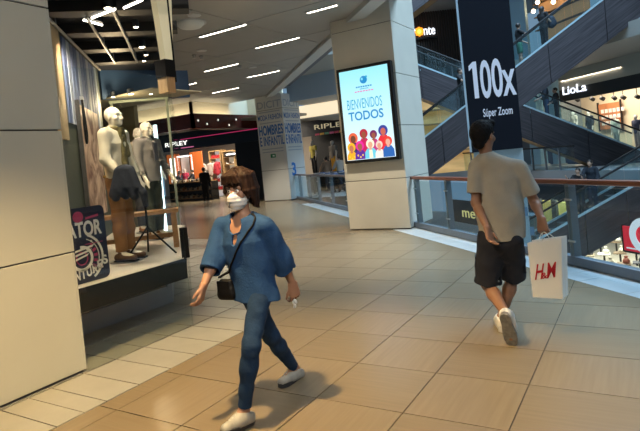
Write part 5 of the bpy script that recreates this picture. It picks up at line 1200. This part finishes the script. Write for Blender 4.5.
# short base sleeves give way to the flared ones
T.p = [p for p in T.p if not (p[0] == 'c' and p[7] is not None)]
T.p += pk_.p+sub.p
nk = W_['neck']; fr_ = unit(fw-up*np.dot(fw, up))
T.ell(nk+up*.03+fr_*.02, (.078, .085, .066), [lr, fr_, up], .006, 's')
T.ell(nk-up*.035+fr_*.085, (.048, .055, .056), [lr, fr_, up], .004, 's')
T.ell(nk-up*.125+fr_*.105, (.016, .04, .034), [lr, fr_, up], .003, 's')
hemp = hp_-up*.065
T.plane(hemp, unit(-up+lr*.12))
tun = T.build('tunic', .005, m_tunic, wo, fold_fn(.0042, 34, 13, .7))
c_ = nk-up*.088+fr_*.098
MB().tube(bez([c_-lr*.045+up*.012, c_-lr*.015+fr_*.008, c_+lr*.02+fr_*.008-up*.004, c_+lr*.05+up*.014]), .0055, 6).build('neck_tie', m_tunic, tun, True)
m_jean = mat('jeans_denim', (.014, .037, .088), .85, spec=.2, var=.25, vscale=9, bump=.2, bscale=60)
jn = leg_sdf(W_, S_W, .000, .955, .000, .05, .002); jn.build('jeans', .005, m_jean, wo, fold_fn(.0022, 26, 40, 1.9))
# hair: chin-length bob
hf, hu = W_['face'], W_['hup']; hr = np.cross(hf, hu); hc = W_['head']; A = [hr, hf, hu]; s = S_W
Q = lambda x, y, z: hc+(hr*x+hf*y+hu*z)*s
H = SDF(); H.ell(Q(0, -.018, .044), (.096*s, .108*s, .110*s), A, .03)
rg = random.Random(3)
for k in range(64):                        # layered locks falling from the crown
    th = math.radians(-128+256*k/63)      # 0 = back of the head
    sx_, sy_ = math.sin(th), -math.cos(th); rr_ = 1+rg.uniform(-.05, .10); front = abs(th) > 1.75
    zl = (-.02 if front else -.105)+rg.uniform(-.035, .02); fl_ = rg.uniform(.95, 1.18)
    p0 = Q(.03*sx_, -.015+.03*sy_, .142+rg.uniform(-.004, .004)); p1 = Q(.080*sx_*rr_, -.02+.090*sy_*rr_, .100); p2 = Q(.098*sx_*rr_, -.02+.108*sy_*rr_, .0); p3 = Q(.100*sx_*fl_, -.02+.104*sy_*fl_, zl)
    w_ = rg.uniform(.015, .021)*s; H.chain([p0, p1, p2, p3], [w_*.8, w_, w_*.95, w_*.35], .008)
for k in range(9):                         # swept fringe
    x_ = -.062+.0155*k; H.chain([Q(.02, .02, .142), Q(x_*.8+.01, .080, .108), Q(x_*1.12, .100-.9*x_*x_, .062+rg.uniform(-.010, .008))], [.014*s, .017*s, .006*s], .008)
H.ell(Q(0, .104, -.062), (.060*s, .062*s, .098*s), A, .008, 's')
m_hair = mat('hair_brown', (.022, .009, .005), .6, spec=.2, var=.45, vscale=30, stretch=(1, 1, .25), bump=.5, bscale=60, bstretch=(1, 1, .15))
H.build('hair', .0035, m_hair, wo)
# face mask
K = SDF(); K.ell(Q(0, .040, -.060), (.069*s, .070*s, .066*s), A, .01); K.cone(Q(0, .085, -.008), Q(0, .108, -.040), .013*s, .018*s, .03); K.cone(Q(0, .108, -.04), Q(0, .086, -.100), .020*s, .020*s, .03)
K.plane(Q(0, .02, -.05), -hf); K.plane(Q(0, .10, .004), unit(hu+hf*.25))
mk = K.build('face_mask', .004, mat('mask_white', (.66, .66, .66), .8), wo, lambda X, Y, Z: .0016*np.sin(240*Z))
for sg in (-1, 1):
    MB().tube(bez([Q(sg*.060, .058, -.022), Q(sg*.078, .02, .004), Q(sg*.088, -.012, .012), Q(sg*.084, -.014, -.03), Q(sg*.060, .05, -.088)]), .0022, 5).build('ear_loop', mat('mask_white', (.80, .80, .80), .8), mk, True)
m_shw = mat('sneaker_offwhite', (.36, .35, .31), .6, var=.15, vscale=25); m_shs = mat('sneaker_sole', (.035, .035, .037), .7); m_lc = mat('lace_white', (.7, .68, .62), .8)
for h in 'lr': shoe(W_, h, wo, .90, m_shs, m_shw, m_lc)
# shoulder bag hanging across her body
bgp = JP(226.5, 289, 3.33); bag = thing('shoulder_bag', bgp-[0, 0, .09], 'small black shoulder bag hanging across the woman in blue', 'bag')
S = SDF(); sd = unit(lr+fw*.2); S.cone(bgp+sd*.025+[0, 0, .045], bgp-sd*.025+[0, 0, .045], .018, .018, .02); S.cone(bgp+sd*.035-[0, 0, .040], bgp-sd*.035-[0, 0, .040], .028, .028, .03); S.cone(bgp+sd*.028, bgp-sd*.028, .026, .026, .04)
m_leather = mat('black_leather', (.004, .004, .005), .5, spec=.2, bump=.2, bscale=120)
S.build('pouch', .004, m_leather, bag)
MB().obox(bgp+fw*.026+[0, 0, .02], sd*.042, fw*.004, np.array([0, 0, .036])).build('flap', m_leather, bag, bevel=.006)
sh_ = W_['ls']*.62+W_['rs']*.38+up*.055
fo = lambda p, a: p+fw*a
pth = bez([bgp+[0, 0, .07]-lr*-.04, fo(JP(233, 268, 3.33), .03), fo(JP(243, 247, 3.28), .035), fo(JP(251, 231, 3.25), .03), fo(JP(258, 219.5, 3.28), .015), sh_+up*.028, sh_-fw*.05+up*.012, sh_-fw*.13-up*.10-lr*-.02, (W_['rs']+W_['ls'])/2-fw*.165-up*.22, hp_-fw*.20+lr*.10+up*.05, bgp-fw*.10+[0, 0, .10], bgp-sd*-.05+[0, 0, .07]], 8)
from mathutils.bvhtree import BVHTree
bv = BVHTree.FromPolygons([tun.matrix_local @ v.co + Vector(wo.location) for v in tun.data.vertices], [tuple(p.vertices) for p in tun.data.polygons])
p2 = []
for i, p in enumerate(pth):
    if 4 < i < len(pth)-6:
        hit, nn, _i, dd = bv.find_nearest(Vector([float(x) for x in p]))
        if hit is not None: p = np.array(hit)+np.array(nn)*.006
    p2.append(p)
MB().tube(p2, .0065, 6).build('strap', m_leather, bag, True)
# white paper slip in her left hand
tp = JP(294.5, 303, 3.38); tis = thing('tissue', tp-[0, 0, .02], 'crumpled white tissue held in the hand of the woman', 'tissue')
S = SDF(); S.ell(tp, (.013, .010, .022), None, .01); S.ell(tp+[.008, 0, .012], (.009, .009, .013), None, .01); S.build('paper', .003, mat('tissue_white', (.75, .75, .74), .9), tis, lambda X, Y, Z: .0025*np.sin(300*X+200*Z))
MB().obox(tp-[0, 0, .02], (.008, 0, 0), (0, .003, .002), (0, 0, .008)).build('loose_corner', mat('tissue_white', (.75, .75, .74), .9), tis)

# ------------------------------------------------------------------ the walking man, seen from behind
Mf = unit(np.array([-.28, 1., 0.]))
M_ = dict(head=JP(483, 136.5, 4.26), neck=JP(486.5, 157, 4.25), ls=JP(477, 167, 4.31), rs=JP(519, 168.5, 4.19), le=JP(476, 203, 4.26), lw=JP(487, 228, 4.09), lf=JP(491.5, 245, 4.04), re=JP(534, 201, 4.24), rw=JP(541.5, 219, 4.12), rf=JP(544, 233, 4.09),
          lh=JP(490, 238, 4.27), rh=JP(510, 239, 4.21), lk=JP(487.5, 284, 4.36), rk=JP(513, 276, 4.46))
M_['fwd'] = Mf; M_['face'] = unit(np.array([.30, 1., -.05])); M_['hup'] = unit(np.array([0, 0.06, 1.])); M_['hup'] = unit(M_['hup']-M_['face']*np.dot(M_['hup'], M_['face']))
M_['lth'] = unit(np.array([.2, .9, .1])); M_['rth'] = unit(np.array([-.9, .3, .1]))
# trailing left foot: toe on the ground, heel lifted, sole towards us
toe = onz(512.5, 346, 0)+[0, 0, .012]; dn = unit(np.array([.06, .42, -1.])); sp2 = unit(np.array([-.10, 1., .42])); sp2 = unit(sp2-dn*np.dot(sp2, dn))
M_['lsup'] = sp2; M_['lbase'] = toe-dn*.185; M_['lt'] = toe; M_['la'] = M_['lbase']+sp2*.09
gb = onz(502.5, 329, 0); gt = onz(496, 322.5, 0); M_['rsup'] = np.array([0, 0, 1.]); M_['rbase'] = gb*[1, 1, 0]+[0, 0, .002]; M_['ra'] = M_['rbase']+[0, 0, .09]; M_['rt'] = M_['rbase']+unit((gt-gb)*[1, 1, 0]*.2+Mf*.12)*.19+[0, 0, .03]
S_M = 1.0
ma = thing('person', (M_['neck'][0], M_['neck'][1], 0), 'man in a grey shirt and dark shorts walking away with a paper bag', 'person')
m_skm = mat('skin_man', (.30, .155, .095), .48, spec=.4)
body_sdf(M_, S_M, False, curl=(.5, 1.15)).build('body', .004, m_skm, ma); head_parts(M_, ma, S_M)
T, hem, up, fw, lr = top_sdf(M_, S_M, .013, .37, None, 1.16, .074, .070, .0, .060, .010)
T.plane((M_['lh']+M_['rh'])/2-up*.015, -up)
m_tee = mat('tee_grey_beige', (.36, .335, .28), .9, var=.06, vscale=10, bump=.2, bscale=110)
T.build('t_shirt', .005, m_tee, ma, fold_fn(.0045, 24, 15, 2.4))
m_sho = mat('shorts_navy', (.010, .012, .022), .85, bump=.2, bscale=90)
sh = leg_sdf(M_, S_M, .016, .47, .020, .06); so = sh.build('shorts', .005, m_sho, ma, fold_fn(.004, 30, 22, .3))
for a, b_, sg in (('lh', 'lk', -1), ('rh', 'rk', 1)):
    c = M_[a]+(M_[b_]-M_[a])*.60+lr*sg*.092; MB().obox(c, lr*.008, Mf*.06, np.array([0, 0, .075])).build('pocket', m_sho, so, bevel=.006)
hf, hu = M_['face'], M_['hup']; hr = np.cross(hf, hu); hc = M_['head']; A = [hr, hf, hu]; s = S_M
H = SDF(); H.ell(Q(0, -.018, .040), (.086*s, .106*s, .094*s), A, .03); H.cone(Q(0, -.06, .0), Q(0, -.075, -.055), .068*s, .048*s, .03); H.cone(Q(-.04, .06, .10), Q(.04, .06, .10), .035*s, .035*s, .03)
for sg in (-1, 1): H.ell(Q(sg*.080, .012, -.02), (.03*s, .030*s, .050*s), A, .01, 's')
H.ell(Q(0, .105, -.035), (.085*s, .075*s, .105*s), A, .015, 's')
H.build('hair', .0045, mat('hair_black', (.004, .003, .003), .7, spec=.2, bump=.3, bscale=90), ma, lambda X, Y, Z: .003*np.sin(140*X)*np.sin(150*Y)*np.sin(120*Z))
m_mw = mat('sneaker_white', (.66, .64, .58), .55, var=.08, vscale=25); m_ms = mat('sneaker_grey_sole', (.20, .19, .17), .7, var=.3, vscale=30, bump=.6, bscale=60)
for h in 'lr': shoe(M_, h, ma, 1.10, m_ms if h == 'l' else mat('sole_white', (.6, .58, .54), .6), m_mw, None)
for h in 'lr':
    a = M_[h+'base']+M_[h+'sup']*.085; b_ = M_[h+'base']+M_[h+'sup']*.13
    u_ = unit(M_[h+'k']-a); MB().tube([a, a+u_*.055], .037, 14).build('sock', mat('sock_navy', (.012, .015, .03), .9), ma, True)
# ------------------------------------------------------------------ paper shopping bag in his right hand
kb = 4.04
TL, TR, BL, BR = JP(527.5, 243, kb), JP(561, 238.5, kb-.03), JP(533, 297, kb), JP(562.5, 299, kb-.03)
sb = thing('shopping_bag', (BL+BR)/2, 'white paper shopping bag with red letters carried by the man', 'bag')
dpv = np.array([-_R[1], _R[0], 0.])*.095+_R0*.075; rgt = unit(TR-TL)
m_pap = mat('paper_white', (.84, .81, .74), .55, bump=.15, bscale=14)
def sheet(p, th, name, par=sb, m=m_pap):
    n_ = unit(np.cross(np.asarray(p[1])-p[0], np.asarray(p[3])-p[0])); return MB().prism(p, n_*th).build(name, m, par)
TL2, TR2, BL2, BR2 = TL+dpv, TR+dpv+rgt*.01, BL+dpv, BR+dpv+rgt*.01
sheet([BL, BR, TR, TL], .0025, 'front_sheet'); sheet([BR2, BL2, TL2, TR2], .0025, 'back_sheet')
mR = (TR+TR2)/2-rgt*.022; mRb = (BR+BR2)/2
sheet([BR, mRb, mR, TR], .002, 'side_gusset'); sheet([mRb, BR2, TR2, mR], .002, 'side_gusset')
mL = (TL+TL2)/2+rgt*.022; mLb = (BL+BL2)/2
sheet([BL, TL, mL, mLb], .002, 'side_gusset'); sheet([mLb, mL, TL2, BL2], .002, 'side_gusset'); sheet([BL, BL2, BR2, BR], .002, 'bottom_sheet')
upb = unit((TL+TR)/2-(BL+BR)/2); nb_ = unit(np.cross(rgt, upb)); nb_ = nb_ if nb_@_F < 0 else -nb_
m_red = mat('print_red', (.52, .012, .022), .5)
cx_ = BL*.25+BR*.25+TL*.25+TR*.25
lc = JP(544.5, 278.5, kb-.02)
lc = lc+nb_*(-(lc-cx_)@nb_+.004)
text('lettering', 'H', lc-rgt*.043, rgt, upb+rgt*.10, .115, m_red, sb, .001, .012, width=.062, shear=.18)
text('lettering', '&', lc+rgt*.000-upb*.0, rgt, upb, .045, m_red, sb, .001, .012)
text('lettering', 'M', lc+rgt*.048, rgt, upb+rgt*.05, .115, m_red, sb, .001, .012, width=.068, shear=.12)
grip = M_['rw']+unit(M_['rf']-M_['rw'])*.105
for p, q, o in ((TL, TR, 0), (TL2, TR2, 1)):
    a, b_ = p+(q-p)*.3-upb*.02, p+(q-p)*.7-upb*.02; g_ = grip+dpv*(.12 if o else -.06)
    MB().tube(bez([a, a+(g_-a)*.6-rgt*.012, g_-rgt*.012, g_+rgt*.012, b_+(g_-b_)*.6+rgt*.012, b_]), .0028, 6).build('handle', mat('paper_cord', (.72, .68, .58), .8), sb, True)
# ------------------------------------------------------------------ mannequins in the shop window
ZP = .665
def mannequin(px, py, label, H, az, res=.008, turn=0., **kw):
    p = onz(px, py, ZP); p[2] = ZP+.012
    J = pose(p, az, H, **kw); s = H/1.72
    t = thing('mannequin', p-[0, 0, .012], label, 'mannequin', 'window mannequins')
    body_sdf(J, s, hands=False).build('body', res*.7, mat('mannequin_white', (.72, .66, .55), .45), t)
    MB().lathe([(.17, -.012), (.17, 0), (.03, .006)], p-[0, 0, 0], 20).build('stand', mat('stand_steel', (.4, .4, .4), .3, .9), t)
    return t, J, s, p
def shoes_m(J, t, s, m):
    for h in 'lr':
        a = J[h+'a']; d = unit((J[h+'t']-a)*[1, 1, 0]); S = SDF(); b = a-[0, 0, .085*s]
        S.cone(b-d*.05*s+[0, 0, .045*s], b+d*.15*s+[0, 0, .035*s], .044*s, .034*s, .03); S.cone(b+[0, 0, .05*s], b+[0, 0, .09*s], .044*s, .042*s, .02); S.plane(b+[0, 0, .012], (0, 0, -1))
        o = S.build('shoe', .007, m, t); MB().obox(b+d*.05*s+[0, 0, .006], d*.135*s, np.cross(d, [0, 0, 1])*.042*s, np.array([0, 0, .008])).build('sole', m_black, o)
vdir = math.atan2(-.62, -.79)
az1 = math.pi+.95-1.75
fa = lambda fx_, fy_: math.atan2(-fx_, fy_)
t, J, s, p = mannequin(127, 261, 'white mannequin in a cream sweater and brown trousers nearest the glass', 1.62, fa(.93, .35), rarm=(4, 5), larm=(4, 5), lfore=4, rfore=30)
T, hem, up, fw, lr = top_sdf(J, s, .020, .96, None, 1.12, .05); T.plane(hem-up*.03, -up); T.build('sweater', .007, mat('sweater_cream', (.60, .54, .43), .9, bump=.4, bscale=60), t, fold_fn(.004, 30, 16, 1.))
leg_sdf(J, s, .014, .97, .004, .05).build('trousers', .007, mat('trousers_brown', (.23, .105, .035), .85, bump=.2), t, fold_fn(.003, 26, 20, .5))
MB().tube([J['neck']*0+(J['lh']+J['rh'])/2+[math.cos(a)*.142*s, math.sin(a)*.142*s, .045] for a in np.linspace(0, 2*math.pi, 20)], .016, 6).build('belt', mat('belt_tan', (.42, .22, .04), .6), t)
sf = SDF(); n0 = J['neck']
for a in np.linspace(0, 2*math.pi, 9)[:-1]:
    q0 = n0+(lr*math.cos(a)+fw*math.sin(a)*.95)*.078+up*(.01+.01*math.sin(3*a)); q1 = n0+(lr*math.cos(a+.8)+fw*math.sin(a+.8)*.95)*.078+up*(.01+.01*math.sin(3*a+2)); sf.cone(q0, q1, .034, .034, .02)
sf.cone(n0+fw*.085+lr*.03, n0+fw*.125+lr*.04-up*.36, .034, .05, .02, (fw, 1.8)); sf.cone(n0+fw*.085-lr*.03, n0+fw*.12-lr*.03-up*.24, .032, .045, .02, (fw, 1.8))
sf.build('scarf', .007, mat('scarf_olive', (.12, .095, .035), .95, var=.4, vscale=14, bump=.5), t, fold_fn(.004, 60, 30, 2.))
shoes_m(J, t, s, mat('boot_brown', (.10, .045, .02), .45))
# dark jacket carried over its forearm: a thing held
hw = J['rw']*.5+J['re']*.5; jk = thing('draped_jacket', hw-[0, 0, .45], 'dark navy jacket draped over the forearm of the cream mannequin', 'jacket')
hw = J['rw']+up*.02; S = SDF()
for k in range(9):
    f_ = (k-4)/4.; a0 = hw+fw*(f_*.075+.05)+lr*.035+up*(.03-.02*f_*f_); S.cone(a0, a0+fw*f_*.06-up*(.22+.05*math.sin(k*2.1))+lr*(.02+.012*(k % 2)), .036, .040, .03)
S.build('cloth', .007, mat('jacket_navy', (.010, .014, .030), .85, bump=.3), jk, fold_fn(.0025, 30, 12, 3.)); S = SDF(); S.chain([hw+fw*.16-up*.12+lr*.05, hw+fw*.24-up*.22+lr*.05, hw+fw*.25-up*.34+lr*.05], [.035, .035, .028], .02); S.build('sleeve', .007, mat('jacket_navy', (.010, .014, .030), .85), jk)
t, J, s, p = mannequin(157, 239, 'white mannequin in a grey blazer and dark green trousers', 1.60, fa(.97, .1), rarm=(4, 5), larm=(6, 6), lfore=12, rfore=10)
T, hem, up, fw, lr = top_sdf(J, s, .026, .93, None, 1.12, .052, .075, .05); T.plane(hem-up*.06, -up); bz = T.build('blazer', .008, mat('blazer_grey', (.20, .185, .175), .9, bump=.3, bscale=80), t, fold_fn(.003, 26, 14, 2.))
MB().obox(J['neck']-up*.16+fw*.135, lr*.035, fw*.01, up*.12).build('shirt_front', mat('shirt_dark', (.06, .06, .08), .8), t); MB().obox((J['lh']+J['rh'])/2+up*.22+fw*.148-lr*.09, lr*.05, fw*.006, up*.012).build('pocket_flap', mat('blazer_grey', (.20, .185, .175), .9), bz)
leg_sdf(J, s, .014, .97, .004, .05).build('trousers', .008, mat('trousers_green', (.030, .038, .028), .85), t, fold_fn(.003, 26, 20, 1.5)); shoes_m(J, t, s, mat('shoe_tan', (.28, .12, .04), .5))
t, J, s, p = mannequin(148, 232, 'pale mannequin half hidden between the other two', 1.62, fa(.8, -.3), rarm=(8, 6), larm=(10, 6), lfore=20, rfore=20)
T, hem, up, fw, lr = top_sdf(J, s, .024, .95, None, 1.1, .05); T.plane(hem-up*.05, -up); T.build('sweater', .01, mat('sweater_sand', (.40, .34, .24), .9), t); leg_sdf(J, s, .014, .97, .004, .05).build('trousers', .01, mat('trousers_dark', (.03, .03, .035), .85), t); shoes_m(J, t, s, mat('shoe_tan', (.28, .12, .04), .5))
# wooden display bench behind, and a tripod stand
bq = onz(108, 262, ZP); bench = thing('display_bench', (bq[0]-.35, bq[1]+.35, ZP), 'low wooden bench behind the cream mannequin', 'bench')
m_bw = mat('bench_wood', (.30, .15, .055), .5, var=.2, vscale=4, stretch=(1, 6, 6)); bx_, by_ = bq[0]-.25, bq[1]+.62
ub_ = np.array([.7, .72, 0]); vb_ = np.array([-.72, .7, 0])
for o in (-.12, .0, .12): MB().obox((bx_, by_, ZP+.43)+vb_*o, ub_*.5, vb_*.052, np.array([0, 0, .02])).build('slat', m_bw, bench)
for i in (-1, 1):
    for j in (-1, 1): MB().obox((bx_, by_, ZP+.205)+ub_*.44*i+vb_*.13*j, ub_*.03, vb_*.03, np.array([0, 0, .205])).build('leg', m_bw, bench)
MB().obox((bx_, by_, ZP+.14), ub_*.42, vb_*.02, np.array([0, 0, .025])).build('stretcher', m_bw, bench)
tq = onz(146, 262, ZP); tr = thing('tripod_stand', tq, 'thin black tripod base on the display floor between mannequins', 'stand'); tq = np.array([tq[0]-.25, tq[1]+.28, ZP]); tr.location = tuple(tq)
for k in range(3): a = 2*math.pi*k/3+.4; MB().tube([tq+[0, 0, .32], tq+[.3*math.cos(a), .3*math.sin(a), .012]], .010, 6).build('leg', m_black, tr)
MB().tube([tq+[0, 0, .28], tq+[0, 0, .75]], .012, 6).build('pole', m_black, tr)
# upright light bars and bicycle-like ring behind the second mannequin
for (px, py, lb) in ((166, 232, 'pale blue upright light bar beside the grey blazer mannequin'),):
    q = onz(px, py, ZP); lbr = thing('light_bar', q, lb, 'light bar'); MB().box(q[0]-.02, q[0]+.02, q[1]-.02, q[1]+.02, ZP+.02, ZP+1.62).build('tube', emis('cool_tube', (.75, .95, 1), 2.2), lbr); MB().box(q[0]-.09, q[0]+.09, q[1]-.09, q[1]+.09, ZP, ZP+.02).build('foot', m_steel, lbr)
# framed doorway seen past the mannequins
fq = onz(166, 228, ZP); fr_ = thing('door_frame', (fq[0]-.9, fq[1]+.9, 0), 'pale green framed doorway deep in the shop window', 'door frame')
c0 = np.array([fq[0]-1.7, fq[1]+.55, 0]); uu = unit(np.array([.70, .60, 0])); vv = np.array([-uu[1], uu[0], 0]); m_fg = mat('frame_green', (.30, .34, .26), .4)
for a in (0., 1.0): MB().obox(c0+uu*a+[0, 0, 1.47], uu*.02, vv*.03, np.array([0, 0, 1.47])).build('jamb', m_fg, fr_)
MB().obox(c0+uu*.5+[0, 0, 2.97], uu*.535, vv*.05, np.array([0, 0, .03])).build('lintel', m_fg, fr_)
# ------------------------------------------------------------------ downlights added to brighten the gallery (lamps with their fittings)
AMB = (1, .68, .30); NE2 = (1, .87, .66)
for k, (x, y, pw, lc_, lb) in enumerate(((-2.2, 1.75, 1050, AMB, 'over the near corner of the walkway'), (-3.1, 3.7, 70, AMB, 'over the walkway beside the shop glass'), (-4.6, 7.9, 520, NE2, 'close before the screen pillar'), (-6.6, 7.2, 330, NE2, 'over the hall left of the screen pillar'),
        (-8.5, 9.4, 300, NE2, 'over the hall before the department store'), (-9.2, 12.2, 320, NE2, 'over the far hall beside the edge beam'), (-12.4, 15.4, 520, NE2, 'before the lettered pillar'), (.3, 2.0, 40, AMB, 'over the right side of the walkway'))):
    t = thing('downlight', (x, y, CZ-.012), 'added warm downlight '+lb, 'downlight', 'added gallery downlights')
    MB().lathe([(.09, -.004), (.085, -.010)], (x, y, CZ-.012), 18).build('lens', emis('downlight_face', (1, .8, .5), 12.), t); MB().lathe([(.12, 0), (.12, -.008), (.092, -.012)], (x, y, CZ-.012), 18).build('bezel', m_steel, t)
    lamp('added_downlight_lamp', 'SPOT', (x, y, CZ-.05), (x+.15, y+.2, 0), pw, lc_, .07, 1.35, .5)
for k, (x, y, tg, pw, lb) in enumerate(((-1.3, -1.2, (-.75, 4.2, 1.15), 330, 'aimed at the walking man'), (.4, -1.0, (-2.15, 2.6, 1.0), 270, 'aimed at the walking woman'), (1.0, .2, (-4.1, 2.7, 1.6), 240, 'aimed at the near pillar'))):  # added spots out of view, brightening the man, the woman and the near pillar
    t = thing('track_spot', (x, y, CZ-.012), 'added unseen ceiling spotlight '+lb, 'spotlight', 'added gallery spotlights'); dr = unit(np.array(tg)-[x, y, CZ-.15])
    q = np.array([x, y, CZ-.15]); MB().lathe([(.045, -.14), (.06, -.12), (.06, -.01), (.052, -.012)], q, 14, dr).build('can', m_black, t); MB().tube([(x, y, CZ-.012), (x, y, CZ-.16)], .012, 6).build('stem', m_steel, t)
    lamp('added_spot_lamp', 'SPOT', tuple(q+dr*.03), tg, pw, (1, .92, .80), .05, .5 if k < 2 else 1.05, .7)
